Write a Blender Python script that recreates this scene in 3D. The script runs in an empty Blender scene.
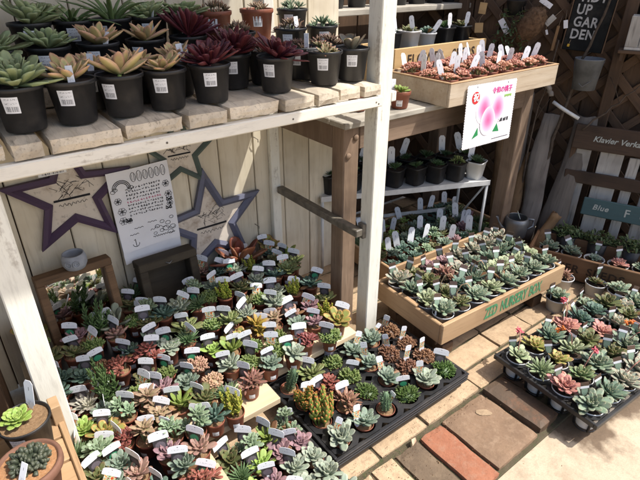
import bpy, math, random
from mathutils import Matrix, Vector, noise

# ---------------------------------------------------------------- camera, sky, sun, exposure
scene = bpy.context.scene
R = math.radians
PITCH, AZ, CAM_H, FPX = R(28.4), R(52.8), 1.3, 505.0
fx, fy = math.cos(AZ), math.sin(AZ)
fwd = Vector((fx*math.cos(PITCH), fy*math.cos(PITCH), -math.sin(PITCH)))
rgt = Vector((fy, -fx, 0)); upv = rgt.cross(fwd)
cam_data = bpy.data.cameras.new('camera'); cam = bpy.data.objects.new('camera', cam_data)
scene.collection.objects.link(cam)
cam.matrix_world = Matrix(((rgt.x, upv.x, -fwd.x, 0), (rgt.y, upv.y, -fwd.y, 0), (rgt.z, upv.z, -fwd.z, CAM_H), (0, 0, 0, 1)))
cam_data.sensor_width = 36; cam_data.lens = FPX/640*36
cam_data.clip_start = .02; cam_data.clip_end = 400
scene.camera = cam

SUN = Vector((.41, -.36, .84)).normalized()
world = bpy.data.worlds.new('World'); scene.world = world; world.use_nodes = True
wn = world.node_tree; bg = wn.nodes['Background']
sky = wn.nodes.new('ShaderNodeTexSky'); sky.sky_type = 'NISHITA'; sky.sun_disc = False
sky.sun_elevation = math.asin(SUN.z); sky.sun_rotation = math.atan2(SUN.x, SUN.y)
sky.air_density = .85; sky.dust_density = 3.2; sky.ozone_density = .8
wn.links.new(sky.outputs[0], bg.inputs[0]); bg.inputs[1].default_value = .148
sl = bpy.data.lights.new('sun', 'SUN'); sl.energy = 3.6; sl.angle = R(.6); sl.color = (1, .965, .91)
sun = bpy.data.objects.new('sun', sl); scene.collection.objects.link(sun)
sun.rotation_euler = SUN.to_track_quat('Z', 'Y').to_euler(); sun.location = (3, -3, 6)
vs = scene.view_settings
vs.view_transform = 'Standard'; vs.look = 'None'; vs.exposure = .80; vs.gamma = 1; vs.use_curve_mapping = False
scene.cycles.max_bounces = 8; scene.cycles.diffuse_bounces = 4

rnd = random.Random(11)
COL = scene.collection

# ---------------------------------------------------------------- helpers
class MB:
    """collects shapes into one mesh"""
    def __init__(s): s.v = []; s.f = []; s.u = []; s.m = []; s.sm = []
    def add(s, vs_, fs, uv=None, mi=0, smooth=False, M=None):
        b = len(s.v)
        for i, p in enumerate(vs_):
            s.v.append(tuple(M @ Vector(p)) if M else tuple(p)); s.u.append(uv[i] if uv else (0, 0))
        for f in fs: s.f.append(tuple(b+i for i in f)); s.m.append(mi); s.sm.append(smooth)
        return s
    def box(s, x0, x1, y0, y1, z0, z1, bev=.002, M=None, mi=0):
        b = min(bev, (x1-x0)*.3, (y1-y0)*.3, (z1-z0)*.3)
        vs_ = []; idx = {}
        lim = ((x0, x1), (y0, y1), (z0, z1))
        for c in range(8):
            bits = (c & 1, c >> 1 & 1, c >> 2 & 1)
            for a in range(3):
                p = [lim[k][bits[k]] + (0 if k == a else (b if bits[k] == 0 else -b)) for k in range(3)]
                idx[(c, a)] = len(vs_); vs_.append(p)
        fs = []
        for a in range(3):
            o = [k for k in range(3) if k != a]
            for side in (0, 1):
                q = []
                for (i, j) in ((0, 0), (1, 0), (1, 1), (0, 1)):
                    c = side << a | i << o[0] | j << o[1]; q.append(idx[(c, a)])
                fs.append(q)
            for i in (0, 1):
                for j in (0, 1):
                    c0 = i << o[0] | j << o[1]; c1 = c0 | 1 << a
                    fs.append([idx[(c0, o[0])], idx[(c0, o[1])], idx[(c1, o[1])], idx[(c1, o[0])]])
        for c in range(8): fs.append([idx[(c, 0)], idx[(c, 1)], idx[(c, 2)]])
        ctr = Vector(((x0+x1)/2, (y0+y1)/2, (z0+z1)/2)); out = []
        for f in fs:
            a_, b_, c_ = (Vector(vs_[f[k]]) for k in range(3))
            nrm = (b_-a_).cross(c_-a_); fc = sum((Vector(vs_[k]) for k in f), Vector())/len(f)
            out.append(f if nrm.dot(fc-ctr) > 0 else f[::-1])
        uv = [((p[0]-x0)/(x1-x0), (p[2]-z0)/(z1-z0)) for p in vs_]
        return s.add(vs_, out, uv, mi, False, M)
    def lathe(s, prof, n=24, M=None, mi=0, smooth=True, cap0=True, cap1=False, sq=0):
        vs_ = []; fs = []; k = len(prof)
        for i in range(n):
            a = 2*math.pi*i/n
            q = 1.0
            if sq: q = 1/max(abs(math.cos(a)), abs(math.sin(a)))**sq
            for (r, z) in prof: vs_.append((r*q*math.cos(a), r*q*math.sin(a), z))
        for i in range(n):
            j = (i+1) % n
            for t in range(k-1): fs.append((i*k+t, j*k+t, j*k+t+1, i*k+t+1))
        if cap0: fs.append(tuple(i*k for i in range(n))[::-1])
        if cap1: fs.append(tuple(i*k+k-1 for i in range(n)))
        return s.add(vs_, fs, None, mi, smooth, M)
    def tube(s, pts, rad, n=8, M=None, mi=0, smooth=True):
        pts = [Vector(p) for p in pts]; L = len(pts)
        if not isinstance(rad, (list, tuple)): rad = [rad]*L
        vs_ = []; fs = []; ref = Vector((.3, .2, 1)).normalized()
        for i, p in enumerate(pts):
            d = (pts[min(i+1, L-1)]-pts[max(i-1, 0)]).normalized()
            if abs(d.dot(ref)) > .95: ref = Vector((1, .1, .2)).normalized()
            a = d.cross(ref).normalized(); b = d.cross(a)
            for k in range(n):
                w = 2*math.pi*k/n; vs_.append(p + (a*math.cos(w)+b*math.sin(w))*rad[i])
        for i in range(L-1):
            for k in range(n):
                k2 = (k+1) % n; fs.append((i*n+k, i*n+k2, (i+1)*n+k2, (i+1)*n+k))
        fs.append(tuple(range(n))[::-1]); fs.append(tuple((L-1)*n+k for k in range(n)))
        return s.add(vs_, fs, None, mi, smooth, M)
    def prism(s, out2, t, M=None, mi=0):
        """outline in local x,z extruded along -y by t (front face at y=-t)"""
        n = len(out2)
        vs_ = [(x, 0, z) for x, z in out2] + [(x, -t, z) for x, z in out2]
        xs = [p[0] for p in out2]; zs = [p[1] for p in out2]
        uv = [((x-min(xs))/(max(xs)-min(xs)), (z-min(zs))/(max(zs)-min(zs))) for x, z in out2]*2
        area = sum(out2[i][0]*out2[(i+1) % n][1]-out2[(i+1) % n][0]*out2[i][1] for i in range(n))
        front = list(range(n, 2*n)); back = list(range(n))[::-1]
        fs = [front, back]+[(i, (i+1) % n, (i+1) % n+n, i+n) for i in range(n)]
        if area < 0: fs = [f[::-1] for f in fs]
        return s.add(vs_, [tuple(f) for f in fs], uv, mi, False, M)
    def mesh(s, name, mats):
        me = bpy.data.meshes.new(name); me.from_pydata(s.v, [], s.f)
        if not isinstance(mats, (list, tuple)): mats = [mats]
        for m in mats: me.materials.append(m)
        me.polygons.foreach_set('material_index', s.m); me.polygons.foreach_set('use_smooth', s.sm)
        uvl = me.uv_layers.new(name='UVMap'); li = [0]*len(me.loops); me.loops.foreach_get('vertex_index', li)
        flat = []
        for i in li: flat.extend(s.u[i])
        uvl.data.foreach_set('uv', flat); me.update()
        return me
    def build(s, name, mats, parent=None, M=None):
        return obj(name, s.mesh(name, mats), parent, M)

def obj(name, me, parent=None, M=None):
    o = bpy.data.objects.new(name, me); COL.objects.link(o)
    if parent: o.parent = parent
    if M is not None: o.matrix_local = M
    return o
def tag(o, label=None, cat=None, group=None, kind=None):
    if label: o['label'] = label
    if cat: o['category'] = cat
    if group: o['group'] = group
    if kind: o['kind'] = kind
    return o
def empty(name, M=None, label=None, cat=None, group=None):
    o = bpy.data.objects.new(name, None); COL.objects.link(o); o.empty_display_size = .03
    if M is not None: o.matrix_local = M
    return tag(o, label, cat, group)
T = Matrix.Translation
def RZ(a): return Matrix.Rotation(a, 4, 'Z')
def RX(a): return Matrix.Rotation(a, 4, 'X')
def RY(a): return Matrix.Rotation(a, 4, 'Y')
def SC(a): return Matrix.Scale(a, 4)

def rough_block(x0, x1, y0, y1, z0, z1, cuts=4, amp=.003, seed=0, freq=14, rim=.004):
    """a stone / weathered block: subdivided box with uneven faces and softened edges"""
    mb = MB(); vs_ = []; fs = []; key = {}
    nx = max(2, int(cuts*(x1-x0)/.1)); ny = max(2, int(cuts*(y1-y0)/.1)); nz = 2
    nx, ny = min(nx, 14), min(ny, 14)
    def vid(i, j, k):
        if (i, j, k) not in key:
            p = Vector((x0+(x1-x0)*i/nx, y0+(y1-y0)*j/ny, z0+(z1-z0)*k/nz))
            on = (i in (0, nx)) + (j in (0, ny)) + (k in (0, nz))
            c = Vector(((x0+x1)/2, (y0+y1)/2, (z0+z1)/2))
            if on >= 2:
                d = c-p; d = Vector((math.copysign(1, d.x) if i in (0, nx) else 0, math.copysign(1, d.y) if j in (0, ny) else 0, math.copysign(1, d.z) if k in (0, nz) else 0))
                p += d*rim*(.5+abs(noise.noise(p*40+Vector((seed, 0, 0)))))
            q = p*freq+Vector((seed*3.1, seed*1.7, 0))
            p += Vector((noise.noise(q), noise.noise(q+Vector((9, 0, 0))), noise.noise(q+Vector((0, 9, 0)))))*amp
            key[(i, j, k)] = len(vs_); vs_.append(p)
        return key[(i, j, k)]
    for i in range(nx):
        for j in range(ny):
            fs.append((vid(i, j, nz), vid(i+1, j, nz), vid(i+1, j+1, nz), vid(i, j+1, nz)))
            fs.append((vid(i, j, 0), vid(i, j+1, 0), vid(i+1, j+1, 0), vid(i+1, j, 0)))
    for k in range(nz):
        for i in range(nx):
            fs.append((vid(i, 0, k), vid(i+1, 0, k), vid(i+1, 0, k+1), vid(i, 0, k+1)))
            fs.append((vid(i, ny, k), vid(i, ny, k+1), vid(i+1, ny, k+1), vid(i+1, ny, k)))
        for j in range(ny):
            fs.append((vid(0, j, k), vid(0, j, k+1), vid(0, j+1, k+1), vid(0, j+1, k)))
            fs.append((vid(nx, j, k), vid(nx, j+1, k), vid(nx, j+1, k+1), vid(nx, j, k+1)))
    return mb.add(vs_, fs)

def text_mb(body, size, M, bold=0.0, spacing=1.0, align='CENTER', shear=0.0):
    cu = bpy.data.curves.new('txt', 'FONT'); cu.body = body; cu.size = size; cu.align_x = align
    cu.align_y = 'CENTER'; cu.space_character = spacing; cu.offset = bold; cu.extrude = .0004; cu.resolution_u = 3; cu.shear = shear
    o = bpy.data.objects.new('txt', cu); COL.objects.link(o)
    dg = bpy.context.evaluated_depsgraph_get()
    me = bpy.data.meshes.new_from_object(o.evaluated_get(dg))
    mb = MB(); mb.add([v.co[:] for v in me.vertices], [tuple(p.vertices) for p in me.polygons], None, 0, False, M)
    bpy.data.objects.remove(o); bpy.data.curves.remove(cu); bpy.data.meshes.remove(me)
    return mb
# text is made in x,y facing +z: stand it up so that it faces -y
STAND = RX(math.pi/2)

# ---------------------------------------------------------------- materials
class NT:
    def __init__(s, name):
        s.m = bpy.data.materials.new(name); s.m.use_nodes = True
        s.t = s.m.node_tree; s.b = s.t.nodes['Principled BSDF']
    def n(s, ty, **kw):
        nd = s.t.nodes.new('ShaderNode'+ty)
        for k, v in kw.items():
            if k.startswith('i_'):
                nm = k[2:].replace('_', ' '); nd.inputs[int(nm) if nm.isdigit() else nm].default_value = v
            else: setattr(nd, k, v)
        return nd
    def l(s, a, b): s.t.links.new(a, b)
    def mix(s, fac, a, b, mode='MIX'):
        nd = s.n('MixRGB', blend_type=mode)
        for k, x in enumerate((fac, a, b)):
            if hasattr(x, 'is_linked') or hasattr(x, 'links'): s.l(x, nd.inputs[k])
            elif k == 0: nd.inputs[0].default_value = x
            else: nd.inputs[k].default_value = (*x, 1)
        return nd.outputs[0]
    def ramp(s, fac, stops):
        nd = s.n('ValToRGB'); el = nd.color_ramp.elements
        while len(el) < len(stops): el.new(.5)
        for e, (p, c) in zip(el, stops): e.position = p; e.color = (*c, 1) if len(c) == 3 else c
        s.l(fac, nd.inputs[0]); return nd.outputs[0]
    def noise(s, scale, detail=3, vec=None, rough=.55):
        nd = s.n('TexNoise', i_Scale=scale, i_Detail=detail, i_Roughness=rough)
        if vec is not None: s.l(vec, nd.inputs['Vector'])
        return nd.outputs[0]
    def coord(s, kind='Object'): return s.n('TexCoord').outputs[kind]
    def mapping(s, vec, sc=(1, 1, 1), loc=(0, 0, 0)):
        nd = s.n('Mapping'); s.l(vec, nd.inputs[0]); nd.inputs['Scale'].default_value = sc; nd.inputs['Location'].default_value = loc
        return nd.outputs[0]
    def bump(s, h, strength=.3, dist=.003):
        nd = s.n('Bump', i_Strength=strength, i_Distance=dist); s.l(h, nd.inputs['Height']); s.l(nd.outputs[0], s.b.inputs['Normal'])
    def math(s, op, a, b=None):
        nd = s.n('Math', operation=op)
        for k, x in enumerate((a, b)):
            if x is None: continue
            if hasattr(x, 'links'): s.l(x, nd.inputs[k])
            else: nd.inputs[k].default_value = x
        return nd.outputs[0]
    def done(s, color=None, rough=.6, spec=.4):
        if color is not None:
            if hasattr(color, 'links'): s.l(color, s.b.inputs['Base Color'])
            else: s.b.inputs['Base Color'].default_value = (*color, 1)
        if hasattr(rough, 'links'): s.l(rough, s.b.inputs['Roughness'])
        else: s.b.inputs['Roughness'].default_value = rough
        s.b.inputs['Specular IOR Level'].default_value = spec
        return s.m

def rand_shift(t):
    oi = t.n('ObjectInfo'); cb = t.n('CombineXYZ')
    r10 = t.math('MULTIPLY', oi.outputs['Random'], 13.7)
    for k in range(3): t.l(r10, cb.inputs[k])
    va = t.n('VectorMath', operation='ADD'); t.l(t.coord(), va.inputs[0]); t.l(cb.outputs[0], va.inputs[1])
    return va.outputs[0], oi.outputs['Random']

def wood(name, c1, c2, axis='X', scale=30, dark=(.03, .02, .015), wear=.25, rough=.7, bump=.35, var=.35, knots=True):
    t = NT(name); v, r = rand_shift(t)
    sc = {'X': (.07, 1, 1), 'Y': (1, .07, 1), 'Z': (1, 1, .07)}[axis]
    mv = t.mapping(v, sc)
    g = t.noise(scale, 6, mv, .65); g2 = t.noise(scale*5, 3, mv, .6); big = t.noise(5, 3, v)
    c = t.mix(t.ramp(g, [(.3, (0, 0, 0)), (.7, (1, 1, 1))]), c1, c2)
    c = t.mix(t.math('MULTIPLY', t.ramp(g2, [(.55, (0, 0, 0)), (.75, (1, 1, 1))]), wear), c, dark)
    c = t.mix(t.math('MULTIPLY', t.ramp(big, [(.5, (0, 0, 0)), (.8, (1, 1, 1))]), wear*1.3), c, dark)
    if knots:
        vo = t.n('TexVoronoi', i_Scale=5.0); t.l(t.mapping(v, {'X': (.45, 1.2, 1.2), 'Y': (1.2, .45, 1.2), 'Z': (1.2, 1.2, .45)}[axis]), vo.inputs['Vector'])
        c = t.mix(t.math('MULTIPLY', t.ramp(vo.outputs['Distance'], [(.03, (1, 1, 1)), (.11, (0, 0, 0))]), .55), c, dark)
    br = t.math('ADD', t.math('MULTIPLY', r, var), 1-var*.5)
    hs = t.n('HueSaturation'); t.l(c, hs.inputs['Color']); t.l(br, hs.inputs['Value'])
    t.bump(t.math('ADD', g, t.math('MULTIPLY', g2, .6)), bump, .002)
    return t.done(hs.outputs[0], rough, .3)

def rock(name, c1, c2, c3, scale=8, bump=.5, rough=.85, var=.3, wet=None):
    t = NT(name); v, r = rand_shift(t)
    a = t.noise(scale, 6, v, .6); b = t.noise(scale*9, 4, v, .7); d = t.noise(scale*2.7, 5, v, .7)
    c = t.mix(t.ramp(a, [(.35, (0, 0, 0)), (.65, (1, 1, 1))]), c1, c2)
    c = t.mix(t.ramp(d, [(.5, (0, 0, 0)), (.68, (1, 1, 1))]), c, c3)
    c = t.mix(t.math('MULTIPLY', t.ramp(b, [(.5, (0, 0, 0)), (.75, (1, 1, 1))]), .45), c, tuple(x*.45 for x in c1))
    fine = t.noise(scale*40, 3, v, .7)
    c = t.mix(t.math('MULTIPLY', t.ramp(fine, [(.42, (0, 0, 0)), (.7, (1, 1, 1))]), .3), c, tuple(x*.4 for x in c1))
    br = t.math('ADD', t.math('MULTIPLY', r, var), 1-var*.5)
    hs = t.n('HueSaturation'); t.l(c, hs.inputs['Color']); t.l(br, hs.inputs['Value']); c = hs.outputs[0]
    ro = rough
    if wet:
        # damp, water-darkened patch left by watering: a stain with a shape of its own
        wc = t.n('NewGeometry').outputs['Position']
        ro_in = None
        for (cx, cy, rad) in wet:
            dv = t.n('VectorMath', operation='DISTANCE'); t.l(wc, dv.inputs[0]); dv.inputs[1].default_value = (cx, cy, 0)
            dd = t.math('ADD', dv.outputs['Value'], t.math('MULTIPLY', t.math('SUBTRACT', t.noise(9, 5, wc), .5), .30))
            k = t.ramp(dd, [(rad-.015, (1, 1, 1)), (rad+.03, (0, 0, 0))])
            ro_in = k if ro_in is None else t.math('MAXIMUM', ro_in, k)
        dk = t.mix(1.0, c, (.30, .25, .22), 'MULTIPLY'); c = t.mix(t.math('MULTIPLY', ro_in, .95), c, dk)
        ro = t.math('SUBTRACT', rough, t.math('MULTIPLY', ro_in, .2))
    t.bump(t.math('ADD', a, t.math('MULTIPLY', b, .5)), bump, .004)
    return t.done(c, ro, .3)

def plain(name, c, rough=.5, spec=.4, var=.1, noise_s=25, amt=.12, bump=.05, metallic=0.0):
    t = NT(name); v, r = rand_shift(t); a = t.noise(noise_s, 4, v)
    cc = t.mix(t.math('MULTIPLY', t.ramp(a, [(.4, (0, 0, 0)), (.75, (1, 1, 1))]), amt*4), c, tuple(x*.6 for x in c))
    br = t.math('ADD', t.math('MULTIPLY', r, var), 1-var*.5)
    hs = t.n('HueSaturation'); t.l(cc, hs.inputs['Color']); t.l(br, hs.inputs['Value'])
    t.b.inputs['Metallic'].default_value = metallic
    if 'black' in name:
        du = t.noise(9, 5, v, .7); hs2 = t.mix(t.math('MULTIPLY', t.ramp(du, [(.5, (0, 0, 0)), (.78, (1, 1, 1))]), .35), hs.outputs[0], (.10, .085, .07))
        if bump: t.bump(a, bump, .002)
        return t.done(hs2, t.math('ADD', t.math('MULTIPLY', du, .35), rough-.15), spec)
    if bump: t.bump(a, bump, .002)
    return t.done(hs.outputs[0], rough, spec)

def painted(name, c, chip=(.25, .2, .15), amt=.5, axis='Z', scale=20, rough=.55):
    t = NT(name); v, r = rand_shift(t)
    sc = {'X': (.15, 1, 1), 'Y': (1, .15, 1), 'Z': (1, 1, .15)}[axis]
    a = t.noise(scale, 6, t.mapping(v, sc), .65); b = t.noise(6, 4, v); e = t.noise(90, 3, v)
    cc = t.mix(t.math('MULTIPLY', t.ramp(b, [(.4, (0, 0, 0)), (.7, (1, 1, 1))]), .25), c, tuple(x*.75 for x in c))
    cc = t.mix(t.math('MULTIPLY', t.ramp(t.math('ADD', a, t.math('MULTIPLY', e, .25)), [(.72, (0, 0, 0)), (.82, (1, 1, 1))]), amt), cc, chip)
    f = t.noise(scale*4, 4, t.mapping(v, sc), .7)
    cc = t.mix(t.math('MULTIPLY', t.ramp(f, [(.5, (0, 0, 0)), (.72, (1, 1, 1))]), .22), cc, tuple(x*.5 for x in chip))
    t.bump(t.math('ADD', a, f), .35, .0015)
    return t.done(cc, rough, .35)

M = {}
M['white_paint'] = painted('white_paint', (.72, .70, .61), (.25, .2, .15), .6)
M['white_paint_x'] = painted('white_paint_x', (.70, .66, .57), (.22, .17, .12), .7, 'X')
M['wall'] = wood('cream_wall_wood', (.70, .635, .50), (.60, .525, .385), 'Z', 22, (.25, .18, .10), .35, .75, .2, .22)
M['slab'] = wood('grey_weathered_plank', (.62, .54, .42), (.44, .37, .275), 'Y', 30, (.11, .09, .07), .65, .9, 1.0, .3)
M['cream_board'] = wood('cream_board', (.60, .49, .33), (.52, .40, .25), 'X', 22, (.25, .16, .08), .25, .7, .25, .2)
M['old_wood'] = wood('old_brown_wood', (.25, .175, .12), (.155, .105, .07), 'Z', 26, (.03, .02, .014), .5, .8, .5, .3)
M['old_wood_x'] = wood('old_brown_wood_x', (.25, .175, .12), (.155, .105, .07), 'X', 26, (.03, .02, .014), .5, .8, .5, .3)
M['grey_top'] = wood('grey_bench_top', (.42, .39, .33), (.30, .27, .22), 'X', 26, (.08, .07, .055), .5, .85, .5, .3)
M['box_wood'] = wood('pine_crate_wood', (.46, .31, .175), (.37, .235, .125), 'X', 24, (.15, .07, .03), .35, .65, .3, .2)
M['box_wood_y'] = wood('pine_crate_wood_y', (.46, .31, .175), (.37, .235, .125), 'Y', 24, (.15, .07, .03), .35, .65, .3, .2)
M['tan_wood'] = wood('tan_crate_wood', (.55, .38, .19), (.47, .30, .13), 'X', 22, (.2, .11, .05), .25, .65, .25, .2)
M['dark_wood'] = wood('dark_stained_wood', (.125, .074, .043), (.075, .045, .027), 'Z', 26, (.012, .009, .007), .5, .75, .4, .5)
M['dark_wood_x'] = wood('dark_stained_wood_x', (.125, .074, .043), (.075, .045, .027), 'X', 26, (.012, .009, .007), .5, .75, .4, .5)
M['frame_wood'] = wood('rustic_frame_wood', (.18, .105, .055), (.10, .058, .03), 'X', 26, (.02, .014, .01), .5, .75, .5, .3)
M['dark_frame'] = wood('dark_frame_wood', (.05, .04, .027), (.03, .023, .015), 'X', 26, (.01, .008, .006), .5, .8, .5, .3)
M['drift'] = wood('driftwood', (.22, .19, .16), (.13, .11, .095), 'Z', 18, (.035, .03, .025), .6, .9, 1.0, .5)
M['drift_tan'] = wood('tan_driftwood', (.26, .16, .08), (.16, .09, .045), 'Z', 18, (.04, .025, .015), .5, .9, .9, .4)
M['pale_board'] = wood('pale_weathered_board', (.45, .43, .39), (.32, .30, .27), 'Z', 20, (.07, .06, .05), .6, .9, .5, .3)
M['black'] = plain('black_plastic', (.012, .012, .013), .42, .5, .3, 30, .1, .04)
M['tray_black'] = plain('black_tray_plastic', (.016, .016, .017), .38, .5, .2, 18, .15, .1)
M['terracotta'] = plain('terracotta_plastic', (.23, .075, .042), .5, .4, .25, 25, .1, .05)
M['clay'] = plain('brown_clay', (.17, .085, .055), .75, .3, .1, 40, .15, .2)
M['clear'] = plain('milky_plastic', (.55, .56, .56), .35, .5, .12, 20, .1, .05)
M['white_pot'] = plain('white_plastic', (.62, .61, .58), .45, .4, .1, 20, .08, .05)
M['soil'] = rock('potting_soil', (.055, .036, .024), (.03, .021, .015), (.10, .07, .045), 60, 1.0, .95)
M['gravel'] = rock('tan_gravel_soil', (.34, .21, .11), (.24, .14, .07), (.42, .29, .17), 130, 1.0, .95)
M['orange_gravel'] = rock('orange_gravel_soil', (.55, .29, .14), (.46, .22, .09), (.6, .38, .22), 160, 1.0, .95)
M['steel'] = plain('white_enamel_metal', (.58, .58, .56), .4, .4, .05, 30, .12, .05)
M['zinc'] = plain('zinc_metal', (.20, .205, .21), .45, .5, .1, 18, .25, .1, .7)
M['bar'] = plain('worn_dark_bar', (.16, .14, .11), .45, .4, .1, 40, .4, .2)
M['stone'] = rock('cream_paving_stone', (.45, .33, .21), (.38, .27, .165), (.30, .21, .13), 11, .8, .9, .4)
M['brown_stone'] = rock('brown_paving_stone', (.225, .145, .09), (.175, .112, .07), (.25, .17, .11), 14, .6, .85, .2)
M['dark_stone'] = rock('dark_paving_stone', (.17, .12, .077), (.13, .092, .06), (.195, .14, .09), 14, .6, .85, .2)
M['orange_brick'] = rock('orange_brick', (.36, .15, .085), (.29, .115, .065), (.34, .18, .115), 16, .8, .95, .15)
M['joint'] = rock('mossy_joint_soil', (.11, .085, .055), (.075, .065, .035), (.06, .075, .03), 25, 1.0, .95, 0)
M['damp_stone'] = rock('damp_paving_stone', (.12, .078, .05), (.085, .058, .038), (.16, .08, .045), 10, .5, .6, .1)
M['ground'] = rock('sandy_ground', (.50, .41, .295), (.44, .35, .245), (.37, .29, .20), 6, .5, .9, 0, [(1.40, .42, .10), (1.30, .47, .07), (1.85, .40, .12), (1.62, .39, .10)])
M['white_label'] = None
M['chalk'] = plain('chalk_white', (.42, .42, .41), .9, .2, .1, 60, .3, 0)
M['board_black'] = plain('chalkboard_black', (.010, .011, .011), .8, .2, .1, 30, .3, .05)
M['green_stencil'] = painted('green_stencil_paint', (.075, .26, .12), (.40, .27, .15), .9, 'X', 70, .75)
M['brown_stencil'] = painted('brown_stencil_paint', (.035, .02, .012), (.20, .12, .06), .8, 'X', 70, .75)
M['teal_board'] = painted('teal_board_paint', (.045, .09, .095), (.08, .06, .05), .7, 'X')
M['cream_letter'] = plain('cream_lettering', (.42, .44, .40), .8, .3, .0, 60, .2, 0)
M['ink'] = plain('black_ink', (.02, .02, .022), .8, .2, 0, 60, .1, 0)
M['ink_pink'] = plain('pink_ink', (.55, .10, .22), .8, .2, 0, 60, .1, 0)
M['purple_frame'] = painted('purple_frame_paint', (.075, .045, .085), (.12, .09, .08), .35, 'X')
M['slate_frame'] = painted('slate_blue_frame_paint', (.115, .12, .17), (.15, .12, .1), .35, 'X')
M['green_frame'] = painted('grey_green_frame_paint', (.085, .115, .10), (.15, .12, .1), .35, 'X')
M['concrete'] = plain('grey_concrete', (.32, .335, .36), .9, .2, 0, 45, .15, .25)
M['bark'] = plain('branch_bark', (.10, .075, .055), .9, .2, .3, 60, .3, .4)
M['grey_bark'] = plain('grey_branch_bark', (.22, .195, .17), .9, .2, .3, 60, .3, .4)
M['coir'] = plain('coir_fibre', (.14, .085, .05), .95, .1, .1, 80, .4, 1.0)
M['twine'] = plain('twine', (.42, .30, .19), .9, .2, .1, 80, .2, .3)
M['red_ink'] = plain('red_print', (.62, .03, .03), .6, .3, 0, 30, .05, 0)
M['hot_pink'] = plain('hot_pink_print', (.75, .06, .30), .6, .3, 0, 30, .05, 0)
M['lime_ink'] = plain('lime_print', (.28, .52, .10), .6, .3, 0, 30, .05, 0)
M['leaf_print'] = plain('green_leaf_print', (.02, .22, .07), .6, .3, 0, 30, .05, 0)
M['paper'] = plain('white_paper', (.74, .74, .76), .8, .2, 0, 12, .06, .1)
M['sign_white'] = plain('glossy_white_card', (.78, .76, .79), .35, .5, 0, 6, .06, .0)

t = NT('mirror_glass'); t.b.inputs['Metallic'].default_value = 1; M['mirror'] = t.done((.86, .85, .80), .03, .5)

# print with sticker lines and bar code, laid on the label by its UVs
t = NT('price_sticker'); uv = t.coord('UV'); sx = t.n('SeparateXYZ'); t.l(uv, sx.inputs[0])
U, V = sx.outputs[0], sx.outputs[1]
def band(t, x, a, b): return t.math('MULTIPLY', t.math('GREATER_THAN', x, a), t.math('LESS_THAN', x, b))
bars = t.math('GREATER_THAN', t.noise(34, 1, t.mapping(uv, (1, .001, 1))), .5)
k = t.math('MULTIPLY', bars, t.math('MULTIPLY', band(t, U, .12, .9), band(t, V, .10, .42)))
tx = t.math('MULTIPLY', t.math('GREATER_THAN', t.noise(22, 2, t.mapping(uv, (1, .5, 1), (3, 0, 0))), .55), t.math('MULTIPLY', band(t, U, .1, .95), t.math('MAXIMUM', band(t, V, .54, .66), band(t, V, .80, .9))))
M['sticker'] = t.done(t.mix(t.math('MAXIMUM', k, t.math('MULTIPLY', tx, .7)), (.74, .74, .74), (.06, .06, .07)), .5, .4)

t = NT('plant_tag'); uv = t.coord('UV'); sx = t.n('SeparateXYZ'); t.l(uv, sx.inputs[0]); U, V = sx.outputs[0], sx.outputs[1]
sv, rr = rand_shift(t)
tx = t.math('MULTIPLY', t.math('GREATER_THAN', t.noise(26, 2, t.mapping(uv, (1, .25, 1), (3, 0, 0))), .57), t.math('MULTIPLY', band(t, U, .18, .82), band(t, V, .32, .48)))
tx = t.math('MAXIMUM', t.math('MULTIPLY', tx, .55), t.math('MULTIPLY', band(t, U, .47, .53), band(t, V, .72, .82)))
M['tag'] = t.done(t.mix(tx, (.74, .75, .77), (.08, .08, .09)), .5, .4)

def photo(name, disc, ground, top=None):
    t = NT(name); uv = t.coord('UV'); sx = t.n('SeparateXYZ'); t.l(uv, sx.inputs[0])
    dv = t.n('VectorMath', operation='DISTANCE'); t.l(uv, dv.inputs[0]); dv.inputs[1].default_value = (.5, .42, 0)
    dd = t.math('ADD', dv.outputs['Value'], t.math('MULTIPLY', t.math('SUBTRACT', t.noise(9, 3, uv), .5), .25))
    c = t.mix(t.ramp(dd, [(.34, (1, 1, 1)), (.40, (0, 0, 0))]), ground, t.mix(t.noise(14, 3, uv), tuple(x*.5 for x in disc), tuple(min(1, x*1.6) for x in disc)))
    if top: c = t.mix(t.ramp(t.math('ADD', sx.outputs[1], t.math('MULTIPLY', t.noise(12, 3, uv), .2)), [(.83, (0, 0, 0)), (.86, (1, 1, 1))]), c, top)
    return t.done(c, .35, .5)
M['photo_green'] = photo('tag_photo_green', (.03, .20, .10), (.012, .014, .013))
M['photo_dark'] = photo('tag_photo_dark', (.10, .085, .10), (.03, .028, .03))
M['photo_red'] = photo('tag_photo_red', (.22, .30, .22), (.05, .045, .035), (.085, .05, .035))
t = NT('tag_photo_bright'); uv = t.coord('UV')
c = t.ramp(t.noise(3.6, 2, t.mapping(uv, (1, 1.3, 1)), .3), [(.3, (.5, .05, .03)), (.42, (.6, .33, .05)), (.5, (.7, .7, .68)), (.58, (.10, .28, .06)), (.7, (.45, .03, .10))])
M['photo_bright'] = t.done(c, .4, .5)

# peach print: radial gradient in the print's own UVs
t = NT('peach_print'); uv = t.coord('UV')
dv = t.n('VectorMath', operation='DISTANCE'); t.l(uv, dv.inputs[0]); dv.inputs[1].default_value = (.52, .55, 0)
M['peach'] = t.done(t.ramp(dv.outputs['Value'], [(.0, (.60, .10, .27)), (.18, (.66, .20, .40)), (.36, (.74, .45, .60)), (.50, (.78, .72, .77))]), .4, .4)

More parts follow.
